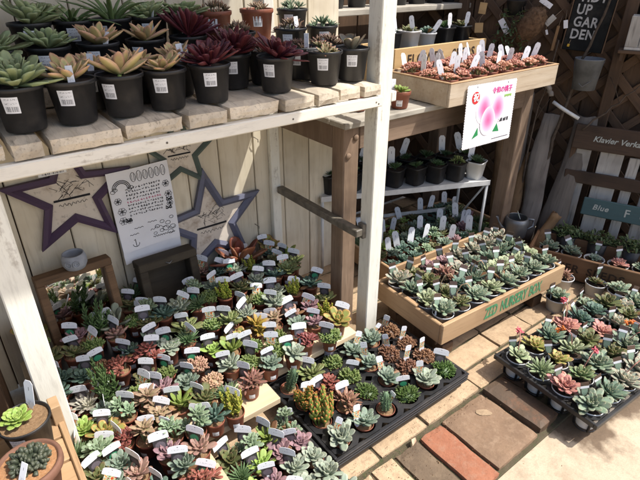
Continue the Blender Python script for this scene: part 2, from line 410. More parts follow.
t = NT('star_print'); v, r = rand_shift(t); a = t.noise(16, 6, v, .7); b = t.noise(70, 3, v)
c = t.mix(t.ramp(a, [(.52, (0, 0, 0)), (.72, (1, 1, 1))]), (.62, .55, .46), (.33, .25, .18))
M['star_panel'] = t.done(t.mix(t.math('MULTIPLY', t.ramp(b, [(.6, (0, 0, 0)), (.7, (1, 1, 1))]), .4), c, (.12, .09, .07)), .8, .2)

def leafmat(name, base, mid, tip, edge=None, eamt=.0, rough=.5, var=.35, mott=.25):
    t = NT(name); uv = t.coord('UV'); sx = t.n('SeparateXYZ'); t.l(uv, sx.inputs[0])
    oi = t.n('ObjectInfo'); nz = t.noise(30, 3, t.coord())
    tt = t.math('ADD', sx.outputs[1], t.math('MULTIPLY', t.math('SUBTRACT', nz, .5), .25))
    base, mid, tip = [(x[0]*1.05, x[1], x[2]*.92) for x in (base, mid, tip)]
    if edge: edge = (edge[0]*1.08, edge[1], edge[2]*.88)
    c = t.ramp(tt, [(.0, base), (.5, mid), (.80, mid), (.98, tip)])
    if edge: c = t.mix(t.math('MULTIPLY', t.ramp(sx.outputs[0], [(.35, (0, 0, 0)), (.95, (1, 1, 1))]), eamt), c, edge)
    hs = t.n('HueSaturation'); t.l(c, hs.inputs['Color'])
    t.l(t.math('ADD', t.math('MULTIPLY', oi.outputs['Random'], var), 1-var*.5), hs.inputs['Value'])
    t.l(t.math('ADD', t.math('MULTIPLY', oi.outputs['Random'], .025), .4875), hs.inputs['Hue'])
    n2 = t.noise(120, 3, t.coord())
    c = t.mix(t.math('MULTIPLY', t.ramp(n2, [(.5, (0, 0, 0)), (.8, (1, 1, 1))]), mott), hs.outputs[0], tuple(x*.5 for x in mid))
    n3 = t.noise(9, 4, t.coord())
    c = t.mix(t.math('MULTIPLY', t.ramp(n3, [(.48, (0, 0, 0)), (.72, (1, 1, 1))]), .22), c, tuple(min(.6, x*1.25+.06) for x in mid))
    t.bump(t.math('ADD', nz, t.math('MULTIPLY', n2, .4)), .22, .002)
    m = t.done(c, t.math('ADD', t.math('MULTIPLY', n2, .25), rough-.1), .4)
    t.b.inputs['Subsurface Weight'].default_value = .22; t.b.inputs['Subsurface Radius'].default_value = (.9, 1.0, .4); t.b.inputs['Subsurface Scale'].default_value = .004
    return m

# ================================================================ the setting
g = MB(); g.add([(-40, -40, -.02), (40, -40, -.02), (40, 40, -.02), (-40, 40, -.02)], [(0, 1, 2, 3)])
tag(g.build('ground', M['ground']), kind='structure')

pav = tag(MB().box(.28, 2.3, .455, 2.05, -.06, -.0125).build('pavement', M['joint']), kind='structure')
def paver(x0, x1, y0, y1, m, top=0.0, name='paving_stone', seed=0, amp=.0022, drop=.05):
    return rough_block(x0, x1, y0, y1, -drop, top, 5, amp, seed, 16, .004).build(name, m, pav)
# cream stones in courses along the stall
y = .705; ri = 0
while y < 2.0:
    w = .105 if ri else .095
    x = .30 - (.09 if ri % 2 else .0)
    while x < 2.25:
        L = .19+rnd.random()*.10
        paver(x, x+L-.007, y, y+w-.007, M['stone'], -.001-rnd.random()*.006, seed=rnd.random()*50, drop=.045)
        x += L
    y += w; ri += 1
# the bigger flags and bricks in front of them
for (a, b, c, d, m, z) in [(.62, .705, .462, .688, 'stone', -.002), (.712, .796, .47, .690, 'stone', -.003), (.803, .902, .462, .686, 'dark_stone', -.002),
                           (.910, 1.008, .455, .686, 'orange_brick', .002), (1.017, 1.226, .466, .690, 'brown_stone', .001), (1.236, 1.345, .470, .694, 'damp_stone', .012),
                           (.40, .61, .47, .690, 'stone', -.003), (1.36, 1.56, .60, .694, 'damp_stone', -.004)]:
    paver(a, b, c, d, M[m], z, 'paving_slab' if b-a > .15 else 'paving_brick', rnd.random()*50, .002, .06)
pp_ = MB(); pv = [(0, 0, 0)]
for k in range(18):
    a = 2*math.pi*k/18; q = 1+.25*noise.noise(Vector((math.cos(a)*1.3, math.sin(a)*1.3, 4.2))); pv.append((.026*q*math.cos(a), .014*q*math.sin(a), -.0006))
pp_.add(pv, [(0, 1+k, 1+(k+1) % 18) for k in range(18)], None, 0, True).build('mortar_patch', M['stone'], pav, T((1.155, .628, .0036)) @ RZ(R(-40)))
# dry leaf lying on the dark brick
lf = MB(); lf.add([(0, 0, .002), (.018, -.007, .009), (.034, .001, .004), (.016, .009, .010), (.018, .001, .003)], [(0, 1, 4), (1, 2, 4), (2, 3, 4), (3, 0, 4)], None, 0, True)
dl = lf.build('fallen_leaf', plain('dry_leaf', (.58, .37, .25), .8), None, T((.87, .675, .003)) @ RZ(.5))
tag(dl, 'small pale dry leaf lying at the end of the dark brick', 'leaf')

gr_ = MB(); gv = random.Random(21)
for k in range(1500):
    if k < 1000: gx, gy, gz = gv.uniform(.6, 2.2), .71-abs(gv.gauss(0, .11)), -.002
    else: gx, gy, gz = gv.uniform(.62, 2.1), gv.uniform(.66, .74), .002
    if gy < .46 or gx > 1.34: gz = -.0195
    r_ = gv.uniform(.0008, .0022)*(1.6 if gv.random() < .08 else 1)
    a = gv.random()*6.28
    gr_.add([(gx+r_*math.cos(a+q*2.1), gy+r_*math.sin(a+q*2.1), gz) for q in range(3)]+[(gx, gy, gz+r_*1.1)], [(0, 1, 3), (1, 2, 3), (2, 0, 3), (0, 2, 1)])
tag(gr_.build('spilled_grit', M['gravel']), 'loose tan grit and soil crumbs scattered on the paving', 'grit', kind='stuff')
# ---- cream plank wall behind the shelf
WY = 1.68
wall = empty('plank_wall', None, 'cream painted vertical plank wall behind the star frames', 'wall')
x = -.62
while x < 1.30:
    w = .125+rnd.random()*.03
    MB().box(x, x+w-.004, WY+rnd.random()*.002, WY+.022, 0, 1.42, .0025).build('plank', M['wall'], wall)
    x += w
MB().box(-.62, 1.31, WY+.0235, WY+.034, 0, 1.42, .002).build('light_block', M['dark_wood'], wall)  # sheet added behind the planks to stop light leaking through the gaps
MB().box(1.010, 1.052, WY-.026, WY-.001, 0, 1.42, .003).build('batten', M['white_paint'], wall)
for (px_, pz_) in ((.95, .72), (.93, .35)):
    MB().tube([(px_, WY-.001, pz_), (px_, WY-.015, pz_), (px_+.01, WY-.018, pz_-.008), (px_+.012, WY-.014, pz_-.02)], .0016, 6).build('hook', M['bar'], wall)

# ---- dark wall of the bay behind the bench
bay = empty('back_wall', None, 'dark stained board wall behind the bench and its racks', 'wall')
x = 1.32
while x < 2.35:
    w = .15+rnd.random()*.03
    MB().box(x, x+w-.005, 2.06, 2.085, 0, 1.5, .003).build('board', M['dark_wood'], bay); x += w

# ---- display shelf: posts, front rail, weathered plank slabs, side bar
shelf = empty('display_shelf', None, 'white painted display shelf topped with grey weathered planks', 'shelf')
MB().box(1.078, 1.136, 1.130, 1.188, 0, 1.62, .003).build('post', M['white_paint'], shelf)
MB().box(-.004, .054, 1.130, 1.188, 0, 1.62, .003).build('post', M['white_paint'], shelf)
MB().box(-.62, -.562, 1.130, 1.188, 0, 1.62, .003).build('post', M['white_paint'], shelf)
MB().box(-.60, 1.0775, 1.106, 1.1295, .930, .961, .003).build('front_rail', M['white_paint_x'], shelf)
MB().box(-.60, 1.10, 1.62, 1.652, .930, .961, .003).build('back_rail', M['white_paint_x'], shelf)
MB().box(1.137, 1.16, 1.131, 1.65, .930, .961, .003).build('end_rail', M['white_paint'], shelf)
seams = [-.60, -.44, -.27, -.10, .088, .157, .312, .455, .567, .722, .830, .915, 1.000, 1.075]
for i in range(len(seams)-1):
    a, b = seams[i]+.003, seams[i+1]-.004
    dz = rnd.random()*.006; dy = [0, .010, .004, .013, .002][i % 5]
    top = .998+dz*.5
    rough_block(a, b, 1.104+dy, 1.655, .9625, top, 5, .0024, i*7.3, 22, .005).build('slab', M['slab'], shelf)
for (a, b, z1_) in ((1.364, 1.474, .040), (1.476, 1.60, .085)):
    for xx_ in (.02, .36, .70):
        MB().box(xx_, xx_+.335, a, b, 1.0025, 1.0025+z1_, .003).build('riser', M['slab'], shelf)
bar = MB().box(1.03, 1.060, 1.150, 1.652, .474, .502, .003); bar.build('side_bar', M['bar'], shelf)
MB().box(1.0605, 1.076, 1.150, 1.180, .46, .515, .002).build('bar_bracket', M['bar'], shelf)
for (xn, zn) in ((.02, .945), (.031, .94), (.40, .946), (.75, .944), (1.05, .946), (1.06, .94)):
    MB().lathe([(.0028, 0), (.0026, .0008), (0, .0011)], 8, T((xn, 1.106, zn)) @ RX(math.pi/2)).build('nail', M['bar'], shelf)
# plank roof added out of view above the stall to shade the shelf
roof_root = empty('awning', None, 'low plank awning roof over the display shelf', 'awning')
for i in range(11):
    MB().box(-1.0+i*.215, -1.0+i*.215+.21, .50, 1.95, 2.15, 2.17, .002).build('shade_board', M['old_wood'], roof_root)
for yy in (.52, 1.2, 1.9): MB().box(-1.0, 1.36, yy, yy+.05, 2.08, 2.148, .003).build('shade_rafter', M['old_wood_x'], roof_root)
for xx in (-.95, 1.25): MB().box(xx, xx+.07, 1.88, 1.95, 0, 2.079, .004).build('shade_post', M['old_wood'], roof_root)

# ---- low plank table under the shelf
TZ = .12
table = empty('plank_table', None, 'low table of cream boards covered in small potted succulents', 'table')
yy = .795
for i, w in enumerate((.11, .085, .10, .115, .105, .11, .115, .13)):
    x1 = .335 if i < 2 else (.60 if i < 3 else 1.0)
    x0 = -.02
    MB().box(x0, x1-rnd.random()*.004, yy, yy+w-.006, TZ-.022, TZ, .002).build('board', M['cream_board'], table); yy += w
for (a, b, c, d) in ((.0, .05, 1.00, 1.05), (.94, .99, 1.12, 1.17), (.0, .05, 1.60, 1.65), (.94, .99, 1.60, 1.65), (.45, .50, 1.60, 1.65), (.45, .5, 1.12, 1.17), (.02, .07, .80, .85), (.28, .33, .80, .85)):
    MB().box(a, b, c, d, -.005, TZ-.0225, .003).build('leg', M['old_wood'], table)
for c in (1.20, 1.57): MB().box(.051, .939, c, c+.02, .05, TZ-.0225, .002).build('rail', M['old_wood_x'], table)

# ---- bench with legs
bench = empty('wooden_bench', None, 'weathered brown wooden bench with grey top and thick legs', 'bench')
BZ = .85
for i in range(6):
    MB().box(1.05, 2.18, 1.245+i*.092, 1.245+i*.092+.088, BZ-.022, BZ-rnd.random()*.002, .003).build('top_board', M['grey_top'], bench)
MB().box(1.129, 2.10, 1.262, 1.287, BZ-.105, BZ-.0225, .003).build('front_apron', M['old_wood_x'], bench)
MB().box(1.06, 1.085, 1.331, 1.719, BZ-.105, BZ-.0225, .003).build('side_apron', M['old_wood'], bench)
for (a, b) in ((1.06, 1.262), (2.10, 1.262), (1.06, 1.72), (2.10, 1.72)):
    MB().box(a, a+.068, b, b+.068, -.01, BZ-.0225, .004).build('leg', M['old_wood'], bench)
for (xb, zb) in ((1.110, .79), (1.078, .73)):
    MB().lathe([(.011, 0), (.011, .004), (.006, .0065), (0, .007)], 12, T((xb, 1.262, zb)) @ RX(math.pi/2)).build('bolt', M['old_wood'], bench)

# ---- the two star frames and the third, on the wall
def star_pts(r, q, rot, c=(0, 0)):
    out = []
    for i in range(10):
        a = math.pi/2+rot+i*math.pi/5; rr = r if i % 2 == 0 else r*q
        out.append((c[0]+rr*math.cos(a), c[1]+rr*math.sin(a)))
    return out
def star(name, cx, cz, r, rot, fmat, label, width=.22, t=.018, yoff=.0, tilt=0, gap=0):
    root = empty(name, T((cx, WY-.004-yoff, cz)) @ RX(tilt), label, 'star frame')
    o = star_pts(r, .44, rot); i_ = star_pts(r*(1-width*1.55), .44, rot)
    # each of the five points is two mitred lengths of moulding
    for k in range(10):
        a, b, c, d = o[k], o[(k+1) % 10], i_[(k+1) % 10], i_[k]
        if gap and k in (0, 9):
            f = .55
            if k == 0: a = (b[0]+(a[0]-b[0])*f, b[1]+(a[1]-b[1])*f); d = (c[0]+(d[0]-c[0])*f, c[1]+(d[1]-c[1])*f)
            else: b = (a[0]+(b[0]-a[0])*f, a[1]+(b[1]-a[1])*f); c = (d[0]+(c[0]-d[0])*f, d[1]+(c[1]-d[1])*f)
        m_a = ((a[0]+d[0])/2, (a[1]+d[1])/2); m_b = ((b[0]+c[0])/2, (b[1]+c[1])/2)
        vs_ = [(a[0], 0, a[1]), (b[0], 0, b[1]), (c[0], 0, c[1]), (d[0], 0, d[1]),
               (a[0], -t*.75, a[1]), (b[0], -t*.75, b[1]), (m_b[0], -t, m_b[1]), (m_a[0], -t, m_a[1]), (c[0], -t*.45, c[1]), (d[0], -t*.45, d[1])]
        fs = [(0, 1, 5, 4), (4, 5, 6, 7), (7, 6, 8, 9), (9, 8, 2, 3), (0, 4, 7, 9, 3), (1, 2, 8, 6, 5), (0, 3, 2, 1)]
        MB().add(vs_, fs).build('moulding', fmat, root)
    pn = MB().prism(star_pts(r*(1-width*1.45), .44, rot), .004).build('panel', M['star_panel'], root)
    # printed mark: a dark bar and a line of script under a cluster of twigs
    mk = MB(); ww = r*.30
    mk.box(-ww*.9, ww*.9, -.0052, -.0045, -r*.06, -r*.025, .0002)
    for s_ in range(26):
        a = rnd.uniform(-.7, .7)*ww; zz = rnd.uniform(.02, .26)*r
        mk.tube([(a, -.0049, zz), (a+rnd.uniform(-.02, .02), -.0049, zz+rnd.uniform(-.015, .015)), (a+rnd.uniform(-.03, .03), -.0049, zz+rnd.uniform(-.02, .02))], .0006, 4)
    q = [(-ww*.7+j*ww*1.4/24, -.0049, -r*.13+math.sin(j*1.7)*r*.022*(1 if j % 5 else 1.8)) for j in range(25)]
    mk.tube(q, .0008, 4)
    mk.build('print', M['ink'], pn)
    return root
star('star_frame', .268, .655, .205, R(-2), M['purple_frame'], 'dark purple wooden star frame with missing top corner on cream wall', .20, .022, gap=1)
MB().box(-.05, .03, -.024, -.0225, .085, .115, .0003).build('price_sticker', M['sticker'], [o for o in bpy.data.objects if o.name == 'star_frame'][0], T((-.03, 0, .0)))
star('star_frame', .735, .415, .235, R(4), M['slate_frame'], 'slate blue wooden star frame standing behind the plants', .20, .022)
star('star_frame', .642, .722, .158, R(-3), M['green_frame'], 'small grey-green wooden star frame half hidden by the shelf rail', .19, .018)

# ---- hand-drawn poster, A4
po = empty('poster', T((.485, WY-.026, .56)) @ RY(R(-1)), 'white hand-drawn notice sheet pinned to the plank wall', 'poster')
pm = MB(); NX, NZ = 8, 12; vs_ = []; fs = []
for j in range(NZ+1):
    for i in range(NX+1):
        u, v = i/NX-.5, j/NZ-.5
        vs_.append((u*.212, -.003-.006*(abs(u*2)**2)*(.3-v)-.004*math.sin(v*5+u*3), v*.30))
for j in range(NZ):
    for i in range(NX):
        a = j*(NX+1)+i; fs.append((a, a+1, a+NX+2, a+NX+1))
sheet = pm.add(vs_, fs, None, 0, True).build('sheet', M['paper'], po)
MB().add([(x, y+.004, z-.045) for x, y, z in vs_], fs, None, 0, True).build('under_sheet', M['paper'], po)
def py(u, v): return -.0036-.006*(abs(u*2)**2)*(.3-v)-.004*math.sin(v*5+u*3)
def stroke(mb, pts, r=.0006):
    r *= 1.5
    mb.tube([(x, py(x/.212, z/.30), z) for x, z in pts], r, 4)
dr = MB(); dp = MB()
for rr in (.030, .025, .020):  # rainbow
    stroke(dr, [(-.065+rr*math.cos(a), .088+rr*math.sin(a)) for a in [math.pi*k/10 for k in range(11)]], .0009)
for (cx, cz) in ((-.095, .082), (-.087, .088), (-.040, .082), (-.034, .087)):
    stroke(dr, [(cx+.008*math.cos(a), cz+.006*math.sin(a)) for a in [2*math.pi*k/8 for k in range(9)]])
for k in range(6):   # tall bubble shapes of the heading, shaded with upright strokes
    bx = -.030+k*.021; hh = .030+(.004 if k % 2 else 0)
    stroke(dr, [(bx+.0085+.0085*math.cos(q), .120+hh*.55*math.sin(q)) for q in [2*math.pi*j/12 for j in range(13)]], .0006)
    stroke(dr, [(bx+.005, .110), (bx+.005, .130)], .0004); stroke(dr, [(bx+.011, .109), (bx+.012, .131)], .0004)
for (cx, cz) in ((-.062, -.032), (.088, .012), (.082, -.020)):   # dark butterfly wings
    for sx_ in (-1, 1): stroke(dr, [(cx, cz-.003), (cx+sx_*.009, cz+.006), (cx+sx_*.010, cz-.004), (cx+sx_*.003, cz-.005)], .0016)
stroke(dr, [(.005+.0035*k, -.095+.004*math.sin(k*1.3)+.008*math.sin(k*.2)) for k in range(26)], .0006)
stroke(dr, [(.010+.0032*k, -.122+.003*math.sin(k*2.3)) for k in range(26)], .0008)
for (cx, cz, rr) in ((-.085, .045, .012), (-.078, .005, .014), (-.080, -.03, .014), (.085, .07, .012), (.088, .03, .013), (.088, -.005, .011), (-.06, -.035, .010)):  # flowers
    for p_ in range(6):
        a0 = p_*math.pi/3
        stroke(dr, [(cx+math.cos(a0)*rr*.6+rr*.45*math.cos(a), cz+math.sin(a0)*rr*.6+rr*.45*math.sin(a)) for a in [2*math.pi*k/6 for k in range(7)]], .0005)
    stroke(dr, [(cx+rr*.2*math.cos(a), cz+rr*.2*math.sin(a)) for a in [2*math.pi*k/6 for k in range(7)]], .0012)
for ln in range(9):  # lines of handwriting, too small to read
    zz = .084-ln*.0125; xx = -.055
    tgt = dp if ln == 4 else dr
    while xx < .062:
        w = rnd.uniform(.004, .007)
        stroke(tgt, [(xx, zz+rnd.uniform(-.003, .003)), (xx+w*.5, zz+rnd.uniform(-.004, .004)), (xx+w, zz+rnd.uniform(-.003, .003))], .0007)
        if rnd.random() < .6: stroke(tgt, [(xx+w*.4, zz-.003), (xx+w*.5, zz+.004)], .0006)
        xx += w+rnd.uniform(.0015, .006)
for (cx, cz) in ((.03, -.085), (.05, -.07), (.07, -.08), (.06, -.10), (.085, -.06), (.085, -.10), (.045, -.105), (.075, -.118), (.02, -.11)):
    rr = rnd.uniform(.006, .012); stroke(dr, [(cx+rr*math.cos(a), cz+rr*math.sin(a)*.8) for a in [2*math.pi*k/8 for k in range(9)]], .0006)
for (cx, cz) in ((-.05, -.07), (.0, -.06), (-.07, -.09)):
    stroke(dr, [(cx+k*.004, cz+.002*math.sin(k*2.1)) for k in range(9)], .0007)
stroke(dr, [(-.055+.012*math.cos(a), -.125+.012*math.sin(a)) for a in [math.pi+math.pi*k/8 for k in range(9)]], .0007)
stroke(dr, [(-.055, -.135), (-.055, -.108), (-.060, -.112)], .0007)
tag(dr.build('drawing', M['ink'], sheet), kind='stuff'); dp.build('pink_writing', M['ink_pink'], sheet)

# ---- little concrete owl cup on the mirror frame, mirror frame, dark frame
mf = empty('mirror_frame', T((.205, 1.585, TZ)) @ RZ(R(2)) @ RX(R(-7)), 'rustic brown wooden box frame with a mirror, standing against wall', 'mirror')
def frame(root, w, h, th, dep, mat, holes=True):
    MB().box(-w/2, w/2, -dep, 0, h-th, h, .003).build('top_rail', mat, root)
    MB().box(-w/2, w/2, -dep, 0, 0, th, .003).build('bottom_rail', mat, root)
    for s_ in (-1, 1):
        a = -w/2 if s_ < 0 else w/2-th
        MB().box(a, a+th, -dep+.002, -.002, th+.0003, h-th-.0003, .003).build('side_rail', mat, root)
frame(mf, .235, .325, .026, .05, M['frame_wood'])
MB().box(-.091, .091, -.012, -.006, .0265, .2985, .0005).build('mirror', M['mirror'], mf)
cup = empty('owl_cup', T((.215, 1.585, .4435)), 'small round grey concrete cup with owl face on mirror frame', 'cup')
MB().lathe([(.018, 0), (.030, .006), (.038, .022), (.038, .040), (.033, .056), (.030, .057), (.029, .050), (.030, .036), (.02, .02), (0, .016)], 28).build('bowl', M['concrete'], cup)
for a in (-2.25, -1.65):
    MB().lathe([(.0035, 0), (.0035, .003), (.006, .0035), (.006, .001), (.009, .001), (.009, .004), (.011, .004), (.011, 0)], 14, RZ(a) @ T((.0375, 0, .034)) @ RY(math.pi/2)).build('eye', M['concrete'], cup)
df = empty('dark_box_frame', T((.507, 1.60, TZ)) @ RX(R(-7)), 'dark stained deep wooden box frame leaning on the wall', 'frame')
frame(df, .215, .265, .030, .07, M['dark_frame'])
MB().box(-.0770, .0770, -.010, -.004, .0305, .2345, .0005).build('back_panel', M['dark_frame'], df)
MB().tube([(-.012, -.0715, .25), (0, -.075, .243), (.012, -.0715, .25)], .002, 6).build('hanger', M['zinc'], df)

# ---- black trays on the ground
def hole_tray(x0, x1, y0, y1, h, nx, ny, label, r=.036, lips=3, rot=0, z=0, lattice=False, M0=None):
    root = empty('plant_tray', M0 or T((0, 0, z)), label, 'tray')
    fl = MB()
    # deck with round openings: octagonal ring cells
    dx, dy = (x1-x0)/nx, (y1-y0)/ny; dk = MB()
    for i in range(nx):
        for j in range(ny):
            cx, cy = x0+dx*(i+.5), y0+dy*(j+.5); n = 16; vs_ = []; fs = []
            for k in range(n):
                a = 2*math.pi*(k+.5)/n; c_, s_ = math.cos(a), math.sin(a)
                q = 1/max(abs(c_)*2/dx, abs(s_)*2/dy)
                vs_ += [(cx+c_*q, cy+s_*q, h), (cx+c_*r, cy+s_*r, h), (cx+c_*r*.94, cy+s_*r*.94, h-.02)]
            for k in range(n):
                b = (k+1) % n; fs += [(k*3, b*3, b*3+1, k*3+1), (k*3+1, b*3+1, b*3+2, k*3+2)]
            dk.add(vs_, fs)
    dk.build('deck', M['tray_black'], root)
    # moulded cells below, standing on the ground
    cl = MB()
    for i in range(nx):
        for j in range(ny):
            cx, cy = x0+dx*(i+.5), y0+dy*(j+.5)
            if lattice:
                for a in range(4):
                    w = a*math.pi/2+math.pi/4
                    cl.tube([(cx+r*.98*math.cos(w), cy+r*.98*math.sin(w), h-.002), (cx+r*.80*math.cos(w), cy+r*.80*math.sin(w), .003)], .0045, 5)
                cl.lathe([(r*.78, .0), (r*.84, .0), (r*.84, .005), (r*.78, .005)], 14, T((cx, cy, 0)), cap0=False)
            else:
                cl.lathe([(r*.74, 0), (r*.94, h-.02)], 12, T((cx, cy, 0)), cap0=True)
    cl.build('cells', M['tray_black'], root)
    for k in range(lips):
        zz = h-.004-k*.0125; o = .007-k*.001
        lp = MB()
        for (a, b, c, d) in ((x0-o-.004, x1+o+.004, y0-o-.004, y0-.0005), (x0-o-.004, x1+o+.004, y1+.0005, y1+o+.004), (x0-o-.004, x0-.0005, y0, y1), (x1+.0005, x1+o+.004, y0, y1)):
            lp.box(a, b, c, d, zz-(.014 if lattice else .0035), zz+.004, .0015)
        lp.build('rim', M['tray_black'], root)
        if not lattice and k == 0:
            sk = MB()
            for (a, b, c, d) in ((x0+.004, x1-.004, y0+.003, y0+.006), (x0+.004, x1-.004, y1-.006, y1-.003), (x0+.003, x0+.006, y0+.0065, y1-.0065), (x1-.006, x1-.003, y0+.0065, y1-.0065)):
                sk.box(a, b, c, d, .014, zz-.0036, .001)
            sk.build('skirt', M['tray_black'], root)
    return root
hole_tray(.625, 1.186, .741, 1.100, .075, 6, 4, 'stacked black plastic trays of small pots beside the brick paving', .036)
tbx = hole_tray(.340, .598, .612, .942, .070, 4, 5, 'black plastic tray of pots next to the stacked trays', .0305, 1)
RT = T((1.328, .359, 0)) @ RZ(R(-3.7))
hole_tray(0, .0937*7, 0, .0915*4, .078, 7, 4, 'black lattice carry tray holding white pots of flowering rosettes', .042, 1, lattice=True, M0=RT)

# ---- nursery box with the green stencil
ZR = T((1.205, .868, 0)) @ RZ(R(-3))
zb = empty('nursery_box', ZR, 'shallow pine crate stencilled ZED NURSERY BOX in green', 'crate')
L_, D_, Z0, Z1 = .735, .365, .098, .186
MB().box(0, L_, 0, .016, Z0, Z1, .003).build('front_board', M['box_wood'], zb)
MB().box(0, L_, D_-.016, D_, Z0, Z1, .003).build('back_board', M['box_wood'], zb)
MB().box(.0, .016, .0165, D_-.0165, Z0, Z1-.004, .003).build('side_board', M['box_wood_y'], zb)
MB().box(L_-.016, L_, .0165, D_-.0165, Z0, Z1-.004, .003).build('side_board', M['box_wood_y'], zb)
for i in range(4): MB().box(.0165, L_-.0165, .0165+i*.083, .0165+i*.083+.080, Z0+.001, Z0+.009, .001).build('bottom_slat', M['box_wood'], zb)
MB().box(-.0005, .02, .14, .24, Z1-.003, Z1+.006, .003).build('handle_cleat', M['box_wood_y'], zb)
for wd, xx_ in (('ZED', .265), ('NURSERY', .402), ('BOX', .538)):
    text_mb(wd, .058, T((xx_, -.0008, .141)) @ STAND @ Matrix.Diagonal((.66, 1.2, 1, 1)), .0016, 1.0).build('lettering', M['green_stencil'], zb)
st = empty('box_stand', ZR, 'dark wooden stand raising the stencilled pine crate', 'stand')
for yy_ in (.05, .27): MB().box(.03, L_-.06, yy_, yy_+.05, .05, Z0-.001, .003).build('beam', M['dark_wood_x'], st)
for xx_ in (.05, L_-.13): MB().box(xx_, xx_+.06, .03, D_-.03, 0, .0495, .003).build('foot', M['dark_wood'], st)

# ---- long low crate behind it, under the wire rack
lc = empty('low_crate', T((1.40, 1.33, 0)) @ RZ(R(-3)), 'low pine crate of small shaded succulents under the white rack', 'crate')
for (a, b, c, d, m) in ((0, .80, 0, .014, 'box_wood'), (0, .80, .39, .404, 'box_wood'), (0, .014, .0145, .3895, 'box_wood_y'), (.786, .80, .0145, .3895, 'box_wood_y')):
    MB().box(a, b, c, d, .03, .125, .003).build('board', M[m], lc)
for i in range(4): MB().box(.0145, .7855, .016+i*.094, .016+i*.094+.09, .031, .040, .001).build('bottom_slat', M['box_wood'], lc)
for xx_ in (.05, .70): MB().box(xx_, xx_+.05, .02, .38, 0, .0295, .002).build('foot', M['dark_wood'], lc)

# ---- white enamelled rack
ra = math.atan2(1.32-1.65, 2.04-1.264)
RK = T((1.262, 1.655, 0)) @ RZ(ra)
rk = empty('metal_rack', RK, 'white enamelled metal rack holding black square pots under bench', 'rack')
RL, RD, RH = .845, .27, .390
for (a, b) in ((.008, .008), (RL-.008, .008), (.008, RD-.008), (RL-.008, RD-.008)):
    MB().tube([(a, b, 0), (a, b, RH-.016)], .0075, 10).build('leg', M['steel'], rk)
MB().box(0, RL, 0, RD, RH-.015, RH, .004).build('shelf_plate', M['steel'], rk)
MB().box(0, RL, -.0045, -.0005, RH-.022, RH+.004, .001).build('front_lip', M['steel'], rk)
MB().tube([(RL-.012, .02, RH-.03), (RL-.012, RD-.02, .06)], .005, 8).build('brace', M['steel'], rk)
MB().tube([(.012, .02, RH-.03), (.012, RD-.02, .06)], .005, 8).build('brace', M['steel'], rk)
MB().box(.02, RL-.02, RD-.012, RD-.008, .12, .14, .001).build('back_brace', M['steel'], rk)

# ---- pale box on the bench with its card
pb_ = empty('bench_box', T((1.475, 1.178, BZ+.001)), 'shallow whitewashed box of pink succulents on the bench', 'crate')
pl = wood('whitewashed_wood', (.46, .39, .30), (.36, .28, .19), 'X', 24, (.14, .09, .05), .4, .8, .4, .2)
W_, D2, H2 = .70, .33, .082
for (a, b, c, d, m) in ((0, W_, 0, .011, pl), (0, W_, D2-.011, D2, pl), (0, .011, .0115, D2-.0115, pl), (W_-.011, W_, .0115, D2-.0115, pl)):
    MB().box(a, b, c, d, 0, H2, .002).build('board', m, pb_)
for (a, b, c, d) in ((0, W_, -.0005, .0115), (0, W_, D2-.0115, D2+.0005), (0, .0115, .012, D2-.012), (W_-.0115, W_, .012, D2-.012)):
    MB().box(a, b, c, d, H2+.0003, H2+.005, .001).build('edge_strip', M['box_wood'], pb_)
MB().box(.0115, W_-.0115, .0115, D2-.0115, .018, .0285, .001).build('base', pl, pb_)

sg = empty('peach_sign', T((1.715, 1.166, .797)) @ RX(R(-3)) @ RY(R(1)) @ SC(.95), 'white card with three pink peaches hanging from the bench box', 'sign')
SW, SH = .315, .245
ol_ = []
def scal(p, q, n):
    for k in range(n):
        for f, o in ((0, 0), (.25, .003), (.5, .0042), (.75, .003)):
            u = (k+f)/n; nx_, nz_ = (q[1]-p[1]), -(q[0]-p[0]); l_ = math.hypot(nx_, nz_)
            ol_.append((p[0]+(q[0]-p[0])*u+nx_/l_*o, p[1]+(q[1]-p[1])*u+nz_/l_*o))
a_, b_ = SW/2, SH/2
scal((-a_, -b_), (a_, -b_), 30); scal((a_, -b_), (a_, b_), 24); scal((a_, b_), (-a_, b_), 30); scal((-a_, b_), (-a_, -b_), 24)
card = MB().prism(ol_, .0015).build('card', M['sign_white'], sg)
def disc(mb, cx, cz, rx, rz, y_, n=28, tip=0):
    vs_ = [(cx, y_, cz)]; uv = [(.5, .5)]
    for k in range(n):
        a = 2*math.pi*k/n; s_ = math.sin(a)
        xx = cx+rx*math.cos(a)*(1-.12*tip*max(0, s_)); zz = cz+rz*s_*(1+.10*tip*(s_ if s_ > 0 else 0))
        vs_.append((xx, y_, zz)); uv.append((.5+.5*math.cos(a), .5+.5*s_))
    mb.add(vs_, [(0, 1+(k+1) % n, 1+k)[::-1] for k in range(n)], uv)
for (cx, cz, y_) in ((-.045, .02, -.0024), (.045, .012, -.0028), (-.012, -.030, -.0034)):
    d_ = MB(); disc(d_, cx, cz, .050, .056, y_, 32, 1); d_.build('peach', M['peach'], card)
d_ = MB(); disc(d_, -.105, .075, .024, .024, -.0025); d_.build('red_seal', M['red_ink'], card)
text_mb('祝', .034, T((-.105, -.0036, .075)) @ STAND, .0008).build('lettering', M['sign_white'], card)
text_mb('令和の桃子', .027, T((.066, -.0028, .090)) @ STAND, .0002).build('lettering', M['hot_pink'], card)
gl = MB()
for k in range(5): gl.box(.085+k*.010, .092+k*.010, -.0028, -.0022, .058+(.002 if k % 2 else 0), .068, .0001)
gl.build('green_writing', M['lime_ink'], card)
bl = MB()
for k in range(6): bl.box(.060+k*.012, .060+k*.012+(.009 if k % 2 else .005), -.0028, -.0022, -.042, -.030+(.003 if k % 3 else 0), .0001)
for k in range(3): bl.box(.020+k*.008, .025+k*.008, -.0028, -.0022, -.038, -.034, .0001)
